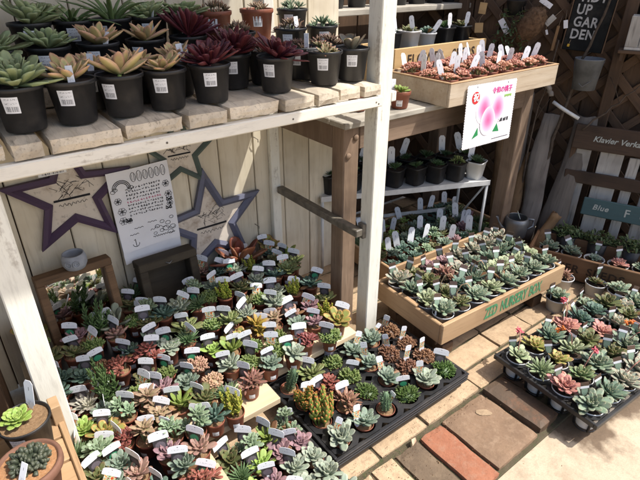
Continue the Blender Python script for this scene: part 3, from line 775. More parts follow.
bl.box(.03, .145, -.0028, -.0022, -.1095, -.1075, .0001)
bl.build('black_writing', M['ink'], card)
lp_ = MB()
lp_.prism([(-.105, -.090), (-.066, -.078), (-.072, -.045)], .0004, T((0, -.0018, 0))); lp_.prism([(.030, -.078), (.075, -.082), (.055, -.046)], .0004, T((0, -.0018, 0)))
lp_.build('printed_leaf', M['leaf_print'], card)
MB().tube([(-.10, .012, .118), (-.10, .002, .124), (-.10, -.003, .114)], .0015, 6).build('clip', M['zinc'], sg)
MB().tube([(.10, .012, .118), (.10, .002, .124), (.10, -.003, .114)], .0015, 6).build('clip', M['zinc'], sg)

# ---- rack of shelves behind the bench with the second stencilled crate
bs = empty('back_shelving', T((0, 0, 0)), 'open shelving with a pale plank shelf above the bench', 'shelving')
MB().box(1.42, 2.46, 1.80, 2.02, 1.115, 1.140, .003).build('shelf_board', M['grey_top'], bs)
MB().box(1.42, 2.40, 1.80, 2.02, .960, .982, .003).build('shelf_board', M['grey_top'], bs)
for (xx_, yy_) in ((1.425, 1.805), (1.425, 1.98), (2.36, 1.805), (2.36, 1.98)):
    MB().box(xx_, xx_+.03, yy_, yy_+.03, 0, .9595, .002).build('upright', M['white_paint'], bs)
    MB().box(xx_, xx_+.03, yy_, yy_+.03, .9825, 1.1145, .002).build('upright', M['white_paint'], bs)
c2 = empty('flower_seeds_crate', T((1.555, 1.545, BZ+.001)), 'tan wooden crate lettered FLOWER SEEDS behind the pink plants', 'crate')
MB().box(0, .60, 0, .012, 0, .155, .002).build('board', M['tan_wood'], c2)
MB().box(0, .60, .20, .212, 0, .155, .002).build('board', M['tan_wood'], c2)
MB().box(0, .012, .0125, .1995, 0, .15, .002).build('board', M['tan_wood'], c2)
MB().box(.588, .60, .0125, .1995, 0, .15, .002).build('board', M['tan_wood'], c2)
MB().box(.0125, .5875, .0125, .1995, .11, .118, .001).build('deck', M['tray_black'], c2)
for wd, xx_ in (('FLOWER', .19), ('SEEDS', .44)): text_mb(wd, .055, T((xx_, -.0008, .105)) @ STAND, .001, 1.1).build('lettering', M['brown_stencil'], c2)

# ---- dark lattice fence at the right
FO, FA = Vector((2.5, 1.27, 0)), math.atan2(-.93, .37)
FM = T(FO) @ RZ(FA)          # local x runs along the fence, local -y faces the stall
fe = empty('lattice_fence', FM, 'dark brown diamond lattice fence hung with oddments', 'fence')
x = -1.0
while x < 1.25:
    w = .14+rnd.random()*.02
    MB().box(x, x+w-.006, .045, .065, 0, 1.75, .002).build('board', M['dark_wood'], fe); x += w
MB().box(-1.0, 1.25, .0665, .078, 0, 1.75, .002).build('light_block', M['dark_wood'], fe)  # unseen sheet added to block bright slits between the fence boards
p_ = .122*math.sqrt(2)
for sgn in (1, -1):
    k = -16
    while k < 18:
        c0 = k*p_
        # slat along z = sgn*x + c0, clipped to the panel
        pts = []
        xa, xb, za, zb_ = -.98, 1.2, .02, 1.72
        lo, hi = xa, xb
        if sgn > 0: lo = max(lo, za-c0); hi = min(hi, zb_-c0)
        else: lo = max(lo, c0-zb_); hi = min(hi, c0-za)
        if hi-lo > .05:
            A_ = Vector((lo, 0, sgn*lo+c0)); B_ = Vector((hi, 0, sgn*hi+c0)); ln = (B_-A_).length
            MB().box(0, ln, .028 if sgn > 0 else .0165, .039 if sgn > 0 else .0275, -.019, .019, .002).build('slat', M['dark_wood_x'], fe, T(A_) @ RY(-sgn*math.pi/4))
        k += 1
for xx_ in (-.60, .145, .90): MB().box(xx_, xx_+.05, -.022, .016, 0, 1.78, .004).build('post', M['dark_wood'], fe)
MB().box(-.98, 1.2, -.006, .016, 1.0, 1.03, .003).build('rail', M['dark_wood_x'], fe, T((0, -.0, .75)))
def FP_(s_, o_, z_): return FM @ Vector((s_, -o_, z_))

cb = empty('chalkboard', FM @ T((.012, -.035, .955)) @ RX(R(-2)) @ RY(R(3)), 'narrow black chalkboard reading TIDY UP GARDEN on the lattice', 'sign')
MB().box(-.085, .085, -.008, 0, 0, .36, .003).build('board', M['board_black'], cb)
MB().box(-.090, -.0855, -.012, 0, 0, .36, .001).build('edge', M['dark_wood'], cb)
MB().box(.0855, .090, -.012, 0, 0, .36, .001).build('edge', M['dark_wood'], cb)
for i, wd in enumerate(('TIDY', 'UP', 'GAR', 'DEN')):
    text_mb(wd, .058, T((-.066, -.0092, .225-i*.052)) @ STAND @ Matrix.Diagonal((.85, 1, 1, 1)), .0014, 1.08, 'LEFT').build('lettering', M['chalk'], cb)

gp = empty('zinc_pail', FM @ T((.062, -.10, .80)), 'dull grey metal pail hung under the chalkboard', 'pail')
MB().lathe([(.050, 0), (.060, .13), (.063, .132), (.063, .136), (.057, .136), (.047, .006), (0, .005)], 24).build('body', plain('dull_pail', (.16, .17, .18), .6, .4, 0, 20, .3, .1, .3), gp)
MB().tube([(-.062, 0, .128), (-.05, -.015, .05), (0, -.068, .02), (.045, -.03, .06), (.062, 0, .128)], .0018, 6).build('handle', M['zinc'], gp)
MB().tube([(0, .062, .12), (0, .095, .13)], .004, 6).build('hanger', M['zinc'], gp)

wb = empty('white_box', FM @ T((.26, -.09, .985)), 'pale weathered wooden box fixed high on the fence', 'box')
MB().box(-.075, .075, -.05, .05, 0, .012, .002).build('bottom', M['pale_board'], wb)
for a in (-.075, -.024, .027): MB().box(a, a+.048, -.05, -.040, .0125, .135, .002).build('board', M['pale_board'], wb)
MB().box(-.075, .075, .04, .05, .0125, .135, .002).build('back', M['pale_board'], wb)
MB().box(-.095, .095, -.06, .06, -.014, -.0005, .002).build('ledge', M['dark_wood_x'], wb)
for a in (-.085, .07): MB().box(a, a+.015, -.03, .088, -.05, -.0145, .002).build('bracket', M['dark_wood'], wb)

M['sign_wood'] = wood('dark_sign_wood', (.075, .047, .03), (.05, .03, .019), 'X', 26, (.012, .009, .007), .5, .75, .4, .3)
# pallet-like sign board with white boards behind it
kv = empty('pallet_sign', FM @ T((.335, -.17, .02)) @ RX(R(-6)), 'brown pallet board sign lettered Klavier Verkauf, white boards behind', 'sign')
for (a, b) in ((.51, .625), (.345, .405), (.02, .10)):
    MB().box(-.26, .30, -.018, 0, a, b, .003).build('crosspiece', M['sign_wood'], kv)
for (a, b, t_) in ((-.235, -.17, .60), (-.13, -.03, .52), (-.005, .04, .50), (.08, .15, .56), (.18, .25, .54)):
    MB().box(a, b, .0015, .012, 0, t_, .002).build('upright_board', M['pale_board'], kv)
MB().box(-.26, -.236, .0015, .03, 0, .625, .002).build('side', M['dark_wood'], kv)
text_mb('Klavier Verkauf u. L', .036, T((-.175, -.0190, .565)) @ STAND, .0006, 1.0, 'LEFT', .25).build('lettering', M['cream_letter'], kv)
tl = empty('teal_sign', FM @ T((.36, -.205, .235)) @ RX(R(-8)) @ RY(R(0)), 'faded teal board with pale lettering leaning on the pallet sign', 'sign')
MB().box(-.17, .25, -.014, 0, 0, .085, .003).build('board', M['teal_board'], tl)
text_mb('Blue', .036, T((-.125, -.0148, .045)) @ STAND, .0006, 1.1, 'LEFT', .2).build('lettering', M['cream_letter'], tl)
text_mb('F', .052, T((.01, -.0148, .042)) @ STAND, .0006, 1.1, 'LEFT').build('lettering', M['cream_letter'], tl)
text_mb('e', .052, T((.075, -.0148, .042)) @ STAND, .0006, 1.1, 'LEFT').build('lettering', M['cream_letter'], tl)

# driftwood logs leaning on the fence
def log(a, b, r0, r1, mat, label, seed, flat=.5):
    a, b = Vector(a), Vector(b); n = 12; k = 10; mb = MB(); vs_ = []; fs = []
    d = (b-a).normalized(); s_ = d.cross(Vector((-.93, -.37, .0))).normalized(); u_ = s_.cross(d)
    L = (b-a).length
    for i in range(k+1):
        t_ = i/k; r_ = r0+(r1-r0)*t_
        bend = Vector((noise.noise(Vector((t_*2, seed, 0))), noise.noise(Vector((t_*2, seed, 5))), 0))*.02
        for j in range(n):
            w = 2*math.pi*j/n
            q = r_*(1+.35*noise.noise(Vector((math.cos(w)*1.5, math.sin(w)*1.5, t_*2.5+seed))))
            vs_.append(tuple(Vector((math.cos(w)*q, math.sin(w)*q*flat, t_*L+(.02*noise.noise(Vector((w, seed, 3))) if i in (0, k) else 0)))+bend))
    for i in range(k):
        for j in range(n): fs.append((i*n+j, i*n+(j+1) % n, (i+1)*n+(j+1) % n, (i+1)*n+j))
    fs.append(tuple(range(n))[::-1]); fs.append(tuple(k*n+j for j in range(n)))
    mb.add(vs_, fs, None, 0, True)
    mt = Matrix(((s_.x, u_.x, d.x, a.x), (s_.y, u_.y, d.y, a.y), (s_.z, u_.z, d.z, a.z), (0, 0, 0, 1)))
    return tag(mb.build('driftwood_log', mat, None, mt), label, 'log', 'driftwood leaning on the fence')
log(FP_(-.05, .22, .02), FP_(-.045, .07, .66), .050, .045, M['drift'], 'tall grey driftwood plank leaning beside the watering can', 1.0, .3)
log(FP_(.075, .22, .02), FP_(.10, .07, .67), .062, .048, M['drift'], 'wide grey cracked driftwood slab beside the pallet sign', 2.0, .35)
log(FP_(-.20, .20, .02), FP_(-.27, .07, .62), .035, .030, M['drift_tan'], 'slim brown driftwood pole beside the bench leg', 3.0, .7)
log(FP_(-.145, .21, .02), FP_(-.10, .10, .46), .034, .026, M['drift_tan'], 'short tan pointed driftwood piece behind the watering can', 4.0, .5)
log(FP_(-.13, .14, .02), FP_(-.17, .06, .75), .028, .020, M['drift'], 'dark thin driftwood pole behind the other logs', 5.0, .7)
log(FP_(.02, .30, .0), FP_(.09, .24, .22), .030, .026, M['drift_tan'], 'stubby tan driftwood stump behind the seed crate', 6.0, .8)

# branches, hanging tags and trinkets
def branch(pts, r0, r1, mat, label, twigs=0, seed=0):
    P = [FP_(*p) for p in pts]; q = []
    rr = random.Random(seed)
    for i in range(len(P)-1):
        for k in range(6):
            f = k/6; q.append(P[i].lerp(P[i+1], f)+Vector((rr.uniform(-1, 1), rr.uniform(-1, 1), rr.uniform(-1, 1)))*.006)
    q.append(P[-1]); n = len(q)
    mb = MB().tube(q, [r0+(r1-r0)*i/(n-1) for i in range(n)], 7)
    for k in range(twigs):
        i = rr.randrange(2, n-2); e = q[i]+Vector((rr.uniform(-.1, .1), rr.uniform(-.1, .1), rr.uniform(.02, .12)))
        mb.tube([q[i], q[i].lerp(e, .5)+Vector((0, 0, .01)), e], [.002, .0015, .0008], 5)
    return tag(mb.build('branch', mat), label, 'branch', 'bare branches against the lattice')
branch([(-.05, .16, .02), (-.02, .12, .5), (.02, .08, .85), (.10, .05, 1.25)], .010, .005, M['bark'], 'long bare brown branch rising past the chalkboard', 5, 1)
branch([(-.10, .16, .02), (-.12, .12, .55), (-.09, .06, 1.0)], .006, .003, M['bark'], 'thin dark branch beside the tan driftwood', 4, 2)
branch([(-.30, .12, .05), (-.20, .10, .55), (-.23, .05, 1.1)], .006, .003, M['bark'], 'thin crooked branch next to the bench leg', 4, 3)
branch([(.10, .12, .62), (.22, .08, .75), (.35, .06, .92)], .005, .002, M['bark'], 'fine slanting twig across the lattice diamond', 3, 4)
branch([(-.15, .12, .89), (-.10, .14, .83), (-.062, .14, .76)], .014, .012, M['grey_bark'], 'grey peeled branch stub above the driftwood', 0, 5)
def pipe(pts, r, mat, label):
    o = MB().tube([FP_(*p) for p in pts], r, 10).build('white_pole', mat); return tag(o, label, 'pole')
pipe([(-.048, .14, .735), (-.01, .145, .715), (.03, .145, .695), (.078, .14, .672)], .0085, M['steel'], 'short bent white pole lying across the driftwood tops')
def hang_tag(s_, o_, z_, w, h, rot, mat, label, cat='tag'):
    r_ = empty('hanging_tag', FM @ T((s_, -o_, z_)) @ RY(rot), label, cat, 'tags and trinkets hung on the lattice')
    MB().box(-w/2, w/2, -.002, 0, -h, 0, .0008).build('card', mat, r_)
    MB().tube([(0, -.001, -.002), (.001, .01, .02), (0, o_-.005, .04)], .0007, 5).build('string', M['twine'], r_)
hang_tag(-.36, .10, 1.08, .028, .075, R(-35), M['paper'], 'white paper tag hanging askew beside the coir nest')
hang_tag(-.20, .08, 1.17, .022, .06, R(-60), M['paper'], 'white tag tilted above the coir nest')
hang_tag(-.08, .05, 1.085, .018, .035, R(-12), M['paper'], 'small white tag hung next to the chalkboard')
hang_tag(-.105, .05, 1.06, .013, .11, R(4), M['drift_tan'], 'slim wooden spatula tag hung on the lattice')
hang_tag(-.13, .05, 1.10, .026, .05, R(40), M['pale_board'], 'pale wooden trinket hung askew on the lattice')
hang_tag(-.045, .05, .985, .010, .012, R(10), plain('yellow_trinket', (.55, .33, .03), .5), 'tiny yellow trinket hung by the branch')
hang_tag(-.155, .05, 1.04, .010, .022, R(-20), M['paper'], 'tiny white trinket hung above the bent pole')
hang_tag(-.45, .10, 1.15, .035, .05, R(5), M['tan_wood'], 'small tan wooden plaque hung beside the shelving')
hang_tag(-.46, .10, 1.06, .040, .045, R(-4), M['tan_wood'], 'square tan wooden plaque hung low beside the shelving')
nest = MB(); vs_ = []; fs = []
for i in range(13):
    for j in range(20):
        a, b = math.pi*i/12, 2*math.pi*j/20
        p = Vector((math.sin(a)*math.cos(b)*.055, math.sin(a)*math.sin(b)*.045, math.cos(a)*.085)); p *= 1+.16*noise.noise(p*40)+.08*noise.noise(p*110)
        vs_.append(p)
for i in range(12):
    for j in range(20): fs.append((i*20+j, i*20+(j+1) % 20, (i+1)*20+(j+1) % 20, (i+1)*20+j)[::-1])
nest.add(vs_, fs, None, 0, True)
nr = random.Random(3)
for k in range(260):
    p = Vector((nr.gauss(0, 1), nr.gauss(0, 1), nr.gauss(0, 1))).normalized(); q = Vector((p.x*.056, p.y*.046, p.z*.086))
    tn = Vector((nr.gauss(0, 1), nr.gauss(0, 1), nr.gauss(0, 1)))*.012
    nest.tube([q-tn*.6, q*1.08, q+tn*.8+p*.004], .0006, 3)
no = nest.build('coir_nest', M['coir'], None, FM @ T((-.222, -.10, 1.06)) @ RY(R(30))); tag(no, 'shaggy brown coir nest hung on the lattice fence', 'nest')

# galvanised watering can
wc_ = empty('watering_can', T((2.16, 1.215, .1)) @ RZ(R(150)) @ SC(1.45), 'small grey zinc watering can on an upturned pot behind the pine crate', 'watering can')
MB().lathe([(.036, 0), (.038, .003), (.040, .055), (.037, .068), (.033, .071), (.033, .068), (.036, .054), (.035, .006), (0, .005)], 26).build('body', M['zinc'], wc_)
MB().tube([(.034, 0, .02), (.058, 0, .04), (.073, 0, .078)], [.009, .007, .0055], 10).build('spout', M['zinc'], wc_)
MB().tube([(-.037, 0, .06), (-.062, 0, .055), (-.066, 0, .03), (-.038, 0, .015)], .004, 8).build('handle', M['zinc'], wc_)
dtg = MB(); disc(dtg, 0, 0, .017, .017, 0, 20); dtg.build('round_label', M['lime_ink'], wc_, T((0, .0, .082)) @ RZ(R(-160+52)) @ RX(R(-25)))
MB().box(-.007, .007, -.004, -.003, -.016, .012, .0004).build('label_strip', M['paper'], wc_, T((0, 0, .078)) @ RZ(R(-160+50)) @ RX(R(-25)))
up = MB().lathe([(.047, 0), (.047, .015), (.043, .016), (.034, .0985), (0, .0995)], 24).build('upturned_pot', M['terracotta'], None, T((2.16, 1.215, 0)))
tag(up, 'upturned terracotta pot under the zinc watering can', 'pot')

# flower seeds crate in front of the fence
SEEDM = T((2.045, 1.125, 0)) @ RZ(math.atan2(-.455, .175)) @ T((.085, 0, 0))
fs_ = empty('flower_seeds_crate', SEEDM, 'brown wooden crate lettered FLOWER SEEDS holding white pots by fence', 'crate')
bw_ = wood('brown_crate_wood', (.20, .11, .055), (.14, .072, .035), 'X', 24, (.05, .025, .012), .4, .7, .35, .2)
for (a, b, c, d) in ((-.03, .66, 0, .014), (-.03, .66, .20, .214), (-.03, -.016, .0145, .1995), (.646, .66, .0145, .1995)):
    MB().box(a, b, c, d, .012, .128, .003).build('board', bw_, fs_)
for i in range(2): MB().box(-.0155, .6455, .016+i*.092, .016+i*.092+.088, .013, .023, .001).build('bottom_slat', bw_, fs_)
for xx_ in (.04, .56): MB().box(xx_, xx_+.04, .01, .20, -.018, .0115, .002).build('foot', M['dark_wood'], fs_)
for wd, xx_ in (('FLOWER', .09), ('SEEDS', .31)): text_mb(wd, .052, T((xx_, -.0009, .070)) @ STAND, .001, 1.15).build('lettering', M['brown_stencil'], fs_)

# ---- crate stand in the left foreground
cs = empty('slatted_crate', T((-.155, .865, 0)) @ RZ(R(0)), 'slatted brown crate stand with terracotta bowl and black pots', 'crate')
CZ = .36
for i in range(5): MB().box(-.19, .17, -.17+i*.075, -.17+i*.075+.068, CZ-.014, CZ, .002).build('top_slat', M['box_wood'], cs)
for k in range(4): MB().box(.172, .184, -.17, .20, .045+k*.085, .045+k*.085+.066, .002).build('side_slat', M['box_wood_y'], cs)
for k in range(4): MB().box(-.19, .17, .2055, .216, .045+k*.085, .045+k*.085+.066, .002).build('end_slat', M['box_wood'], cs)
for (a, b) in ((.14, -.17), (.14, .17), (-.19, -.17), (-.19, .17)): MB().box(a, a+.03, b, b+.03, -.018, CZ-.0145, .002).build('corner_post', M['box_wood'], cs)
MB().box(.165, .187, .165, .2052, .02, CZ+.055, .002).build('corner_board', M['box_wood'], cs)
for yy_ in (1.35,):
    dk_ = empty('side_rack', T((0, 0, 0)), 'dark wooden rack behind the white post beside the crate', 'rack')
    MB().box(-.12, -.075, 1.30, 1.345, 0, .80, .003).build('upright', M['dark_wood'], dk_)
    MB().box(-.60, -.555, 1.30, 1.345, 0, .80, .003).build('upright', M['dark_wood'], dk_)
    MB().box(-.60, -.075, 1.346, 1.62, .30, .32, .003).build('shelf_board', M['dark_wood_x'], dk_)
    MB().box(-.60, -.075, 1.346, 1.62, .62, .64, .003).build('shelf_board', M['dark_wood_x'], dk_)
    for xx_ in (-.12, -.60): MB().box(xx_, xx_+.045, 1.575, 1.62, 0, .2995, .003).build('upright', M['dark_wood'], dk_)
PLANTS = {
    'shelf': [(0.141, 1.195, 'ag'), (0.244, 1.195, 'pe'), (0.347, 1.195, 'pe'), (0.450, 1.195, 'pe'), (0.566, 1.195, 'dr'), (0.759, 1.195, 'dr'), (0.923, 1.195, 'md'), (1.025, 1.195, 'pp'), (0.151, 1.305, 'ag'), (0.310, 1.305, 'pe'), (0.421, 1.305, 'pe'), (0.523, 1.305, 'pe'), (0.689, 1.305, 'dr'), (0.791, 1.305, 'gs'), (0.917, 1.305, 'gs'), (0.257, 1.420, 'ag'), (0.374, 1.420, 'pe'), (0.496, 1.420, 'pe'), (0.617, 1.420, 'dr'), (0.775, 1.420, 'gs'), (0.961, 1.420, 'gs'), (1.086, 1.420, 'bs'), (0.249, 1.535, 'ag'), (0.351, 1.535, 'ar'), (0.453, 1.535, 'ar'), (0.555, 1.535, 'ag'), (0.657, 1.535, 'ag'), (0.759, 1.535, 'gs'), (1.025, 1.305, 'gs'), (0.008, 1.305, 'ag'), (0.139, 1.420, 'ag'), (0.011, 1.420, 'ag'), (0.910, 1.535, 'gs'), (0.063, 1.535, 'ag'), (1.048, 1.535, 'bs')],
    'table': [(0.211, 1.492, 'up'), (0.270, 1.492, 'sl'), (0.344, 1.565, 'ol'), (0.386, 1.492, 'fr'), (0.550, 1.492, 'fr'), (0.422, 1.445, 'tu'), (0.631, 1.493, 'bg'), (0.694, 1.567, 'tu'), (0.798, 1.589, 'cu'), (0.934, 1.564, 'tu'), (0.970, 1.518, 'ug'), (0.921, 1.425, 'gr'), (0.970, 1.459, 'gr'), (0.812, 1.531, 'ys'), (0.843, 1.481, 'tu'), (0.123, 1.425, 'ol'), (0.152, 1.492, 'pu'), (0.257, 1.434, 'pk'), (0.330, 1.474, 'sg'), (0.364, 1.425, 'ol'), (0.481, 1.445, 'bw'), (0.538, 1.425, 'ht'), (0.593, 1.448, 'sg'), (0.647, 1.425, 'ys'), (0.551, 1.336, 'sg'), (0.605, 1.311, 'gr'), (0.699, 1.365, 'ol'), (0.758, 1.365, 'sg'), (0.824, 1.365, 'bw'), (0.862, 1.425, 'tu'), (0.893, 1.333, 'ys'), (0.970, 1.337, 'tu'), (0.901, 1.250, 'pu'), (0.969, 1.250, 'gr'), (0.068, 1.365, 'tu'), (0.122, 1.341, 'tu'), (0.182, 1.425, 'sg'), (0.180, 1.350, 'br'), (0.272, 1.365, 'tu'), (0.274, 1.250, 'ol'), (0.352, 1.363, 'bg'), (0.380, 1.310, 'bw'), (0.442, 1.310, 'ht'), (0.426, 1.216, 'pb'), (0.501, 1.250, 'li'), (0.437, 1.119, 'pb'), (0.514, 1.149, 'bw'), (0.606, 1.250, 'og'), (0.669, 1.250, 'ye'), (0.617, 1.187, 'sg'), (0.703, 1.174, 'sg'), (0.788, 1.312, 'bw'), (0.824, 1.250, 'pk'), (0.804, 1.194, 'bg'), (0.855, 1.163, 'pu'), (0.776, 1.106, 'rd'), (0.926, 1.184, 'ys'), (0.859, 1.076, 'sg'), (0.706, 1.076, 'bw'), (0.620, 1.080, 'bg'), (0.529, 1.049, 'rs'), (0.104, 1.250, 'sw'), (0.163, 1.250, 'up'), (0.234, 1.206, 'sg'), (0.338, 1.243, 'sg'), (0.299, 1.176, 'pu'), (0.315, 1.090, 'ug'), (0.382, 1.068, 'ol'), (0.070, 1.162, 'li'), (0.113, 1.117, 'og'), (0.183, 1.152, 'fr'), (0.198, 1.036, 'pg'), (0.248, 1.071, 'pg'), (0.246, 1.148, 'pg'), (0.056, 0.988, 'ol'), (0.114, 0.993, 'bg'), (0.142, 0.939, 'pk'), (0.227, 0.950, 'pu'), (0.316, 0.980, 'fr'), (0.044, 1.310, 'tu'), (0.060, 1.440, 'ol'), (0.224, 1.310, 'rd'), (0.466, 1.365, 'gr'), (0.164, 0.853, 'tu'), (0.259, 0.810, 'rd'), (0.907, 1.507, 'ol'), (0.372, 1.159, 'bg'), (0.260, 1.004, 'fr'), (0.722, 1.485, 'rd'), (0.444, 1.039, 'ht'), (0.654, 1.622, 'pk'), (0.861, 1.610, 'pu'), (0.092, 0.852, 'pk'), (0.930, 1.119, 'og'), (0.376, 0.988, 'tu'), (0.244, 0.887, 'bg'), (0.086, 1.052, 'fr'), (0.044, 1.540, 'sg'), (0.783, 1.430, 'bw'), (0.083, 0.935, 'bg'), (0.570, 1.126, 'sg'), (0.131, 1.183, 'bg'), (0.743, 1.245, 'pg'), (0.033, 1.236, 'pk'), (0.378, 1.623, 'ht'), (0.959, 1.629, 'og'), (0.034, 1.604, 'og'), (0.144, 1.062, 'rd'), (0.309, 1.317, 'rd'), (0.668, 1.122, 'sg'), (0.553, 1.212, 'ug'), (0.754, 1.545, 'bw'), (0.749, 1.627, 'bw'), (0.035, 1.094, 'ht'), (0.665, 1.313, 'bw'), (0.133, 0.801, 'ht'), (0.197, 0.803, 'og'), (0.296, 0.916, 'pk'), (0.435, 0.979, 'ys'), (0.708, 1.426, 'ol')],
    'trayb': [(0.372, 0.645, 'pb'), (0.372, 0.711, 'tu'), (0.372, 0.777, 'li'), (0.372, 0.843, 'ht'), (0.372, 0.909, 'ol'), (0.436, 0.645, 'bw'), (0.436, 0.711, 'pb'), (0.436, 0.777, 'pu'), (0.436, 0.843, 'li'), (0.436, 0.909, 'fr'), (0.501, 0.645, 'bw'), (0.501, 0.711, 'bw'), (0.501, 0.777, 'bw'), (0.501, 0.843, 'pu'), (0.501, 0.909, 'ug'), (0.566, 0.645, 'bw'), (0.566, 0.711, 'bw'), (0.566, 0.777, 'bw'), (0.566, 0.843, 'pu'), (0.566, 0.909, 'fr')],
    'traya': [(0.672, 0.785, 'bw'), (0.670, 0.872, 'jb'), (0.668, 0.959, 'jb'), (0.666, 1.046, 'ck'), (0.766, 0.787, 'bg'), (0.764, 0.874, 'rs'), (0.762, 0.961, 'rd'), (0.760, 1.048, 'gr'), (0.859, 0.789, 'ck'), (0.857, 0.876, 'ms'), (0.855, 0.963, 'sg'), (0.853, 1.050, 'sg'), (0.953, 0.791, 'ms'), (0.951, 0.878, 'bg'), (0.949, 0.965, 'bg'), (0.947, 1.052, 'bg'), (1.046, 0.793, 'bw'), (1.044, 0.880, 'br'), (1.042, 0.967, 'br'), (1.040, 1.054, 'bg'), (1.139, 0.795, 'ms'), (1.137, 0.882, 'br'), (1.135, 0.969, 'br'), (1.133, 1.056, 'br')],
    'zed': [(1.270, 0.925, 'bz'), (1.271, 1.006, 'bg'), (1.278, 1.088, 'bg'), (1.282, 1.170, 'bg'), (1.356, 0.920, 'ol'), (1.360, 1.001, 'ol'), (1.364, 1.083, 'ol'), (1.370, 1.166, 'ol'), (1.445, 0.916, 'bz'), (1.447, 0.997, 'tu'), (1.450, 1.078, 'rs'), (1.456, 1.160, 'pu'), (1.531, 0.911, 'bz'), (1.535, 0.993, 'bg'), (1.539, 1.074, 'bg'), (1.543, 1.156, 'pu'), (1.619, 0.907, 'bz'), (1.624, 0.988, 'bg'), (1.629, 1.070, 'bg'), (1.633, 1.152, 'bg'), (1.708, 0.902, 'bz'), (1.710, 0.984, 'bz'), (1.717, 1.065, 'bg'), (1.720, 1.147, 'bg'), (1.794, 0.897, 'bz'), (1.798, 0.979, 'bz'), (1.803, 1.061, 'bz'), (1.806, 1.143, 'bg'), (1.883, 0.892, 'bz'), (1.886, 0.975, 'bz'), (1.891, 1.056, 'bz'), (1.894, 1.138, 'bg')],
    'trayr': [(1.378, 0.402, 'bz'), (1.384, 0.493, 'pz'), (1.389, 0.584, 'hz'), (1.395, 0.675, 'bz'), (1.471, 0.396, 'bz'), (1.477, 0.487, 'gz'), (1.483, 0.578, 'yz'), (1.489, 0.669, 'yz'), (1.565, 0.390, 'bz'), (1.571, 0.481, 'bz'), (1.577, 0.572, 'bz'), (1.582, 0.663, 'bz'), (1.658, 0.383, 'bz'), (1.664, 0.475, 'ol'), (1.670, 0.566, 'ol'), (1.676, 0.657, 'pz'), (1.752, 0.377, 'gz'), (1.758, 0.469, 'bz'), (1.764, 0.560, 'pz'), (1.769, 0.651, 'tu'), (1.845, 0.371, 'bz'), (1.851, 0.463, 'bz'), (1.857, 0.554, 'bz'), (1.863, 0.645, 'tu'), (1.939, 0.365, 'ol'), (1.945, 0.457, 'ol'), (1.950, 0.548, 'ol'), (1.956, 0.639, 'ol')],
    'behind': [(2.071, 0.881, 'rs'), (1.893, 0.811, 'bz'), (1.929, 0.700, 'bz'), (2.150, 0.673, 'bz'), (2.139, 0.767, 'ol'), (2.116, 0.585, 'bz')],
    'fs': [(2.153, 1.051, 'bz'), (2.231, 0.979, 'bz'), (2.274, 0.884, 'bz'), (2.331, 0.804, 'pz'), (2.384, 0.717, 'bz')],
    'low': [(1.666, 1.624, 'tu'), (1.782, 1.654, 'tu'), (1.887, 1.668, 'tu'), (1.745, 1.413, 'li'), (1.819, 1.369, 'li'), (1.619, 1.393, 'tu'), (1.930, 1.367, 'ol'), (1.983, 1.531, 'ol'), (1.871, 1.526, 'tu'), (1.613, 1.499, 'tu'), (1.446, 1.428, 'pk'), (1.508, 1.381, 'og'), (2.053, 1.512, 'tu'), (2.116, 1.432, 'ol')],
    'rack': [(1.694, 1.602, 'hw'), (1.777, 1.539, 'hw'), (1.914, 1.527, 'hw'), (1.988, 1.453, 'hy'), (2.099, 1.425, 'hw'), (1.582, 1.634, 'hw'), (1.914, 1.748, 'hw'), (2.031, 1.703, 'hw'), (2.157, 1.674, 'hw'), (2.228, 1.598, 'hw'), (1.345, 1.697, 'hw')],
    'pink': [(1.560, 1.218, 'pi'), (1.698, 1.239, 'pi'), (1.817, 1.258, 'pi'), (1.950, 1.276, 'pi'), (2.060, 1.288, 'pi'), (1.585, 1.325, 'pi'), (1.765, 1.355, 'pi'), (1.905, 1.373, 'pi'), (2.047, 1.400, 'pi'), (2.150, 1.393, 'pi'), (1.490, 1.320, 'pi'), (1.761, 1.451, 'pi'), (1.952, 1.472, 'pi')],
    'single': [(1.327, 1.268, 'ug')],
}

# ================================================================ plants
PROF = {'spoon': (.30, .36, .62, .98, .82, .06), 'lance': (.55, .82, 1, .80, .46, .03), 'fat': (.55, .85, 1, 1, .80, .28),
        'needle': (1, 1, .86, .62, .34, .04), 'strap': (.9, 1, 1, .85, .5, .03), 'round': (.32, .62, .95, 1, .76, .20), 'wedge': (.45, .66, .88, 1, .72, .08)}
PT = (0, .25, .5, .75, .9, 1.0)
def pf(name, t):
    q = PROF[name]
    for i in range(5):
        if t <= PT[i+1]:
            f = (t-PT[i])/(PT[i+1]-PT[i]); f = f*f*(3-2*f); return q[i]+(q[i+1]-q[i])*f
    return q[5]
TS = (0, .22, .45, .66, .82, .93, 1.0)
def leaf_geo(mb, Mx, prof, W, Th, bend=.15, cup=.25, ts=TS):
    vs_ = []; uv = []; fs = []
    for t_ in ts:
        w = W*.5*pf(prof, t_); h = Th*(.35+.65*math.sin(math.pi*min(1, t_*.85+.12)))*(1 if t_ < .9 else .55); z = bend*t_*t_
        e = cup*w
        for (yy_, zz, ed) in ((-w, e, 1), (-.42*w, h*.30+e*.12, .42), (.42*w, h*.30+e*.12, .42), (w, e, 1), (.5*w, -h*.62, .5), (-.5*w, -h*.62, .5)):
            vs_.append((t_, yy_, z+zz)); uv.append((ed, t_))
    n = 6; L = len(ts)
    for i in range(L-1):
        for k in range(n):
            fs.append((i*n+k, (i+1)*n+k, (i+1)*n+(k+1) % n, i*n+(k+1) % n)[::-1])
    fs.append(tuple((L-1)*n+k for k in range(n))); 
    mb.add(vs_, fs, uv, 0, True, Mx)
TS2 = (0, .3, .6, .85, 1.0)

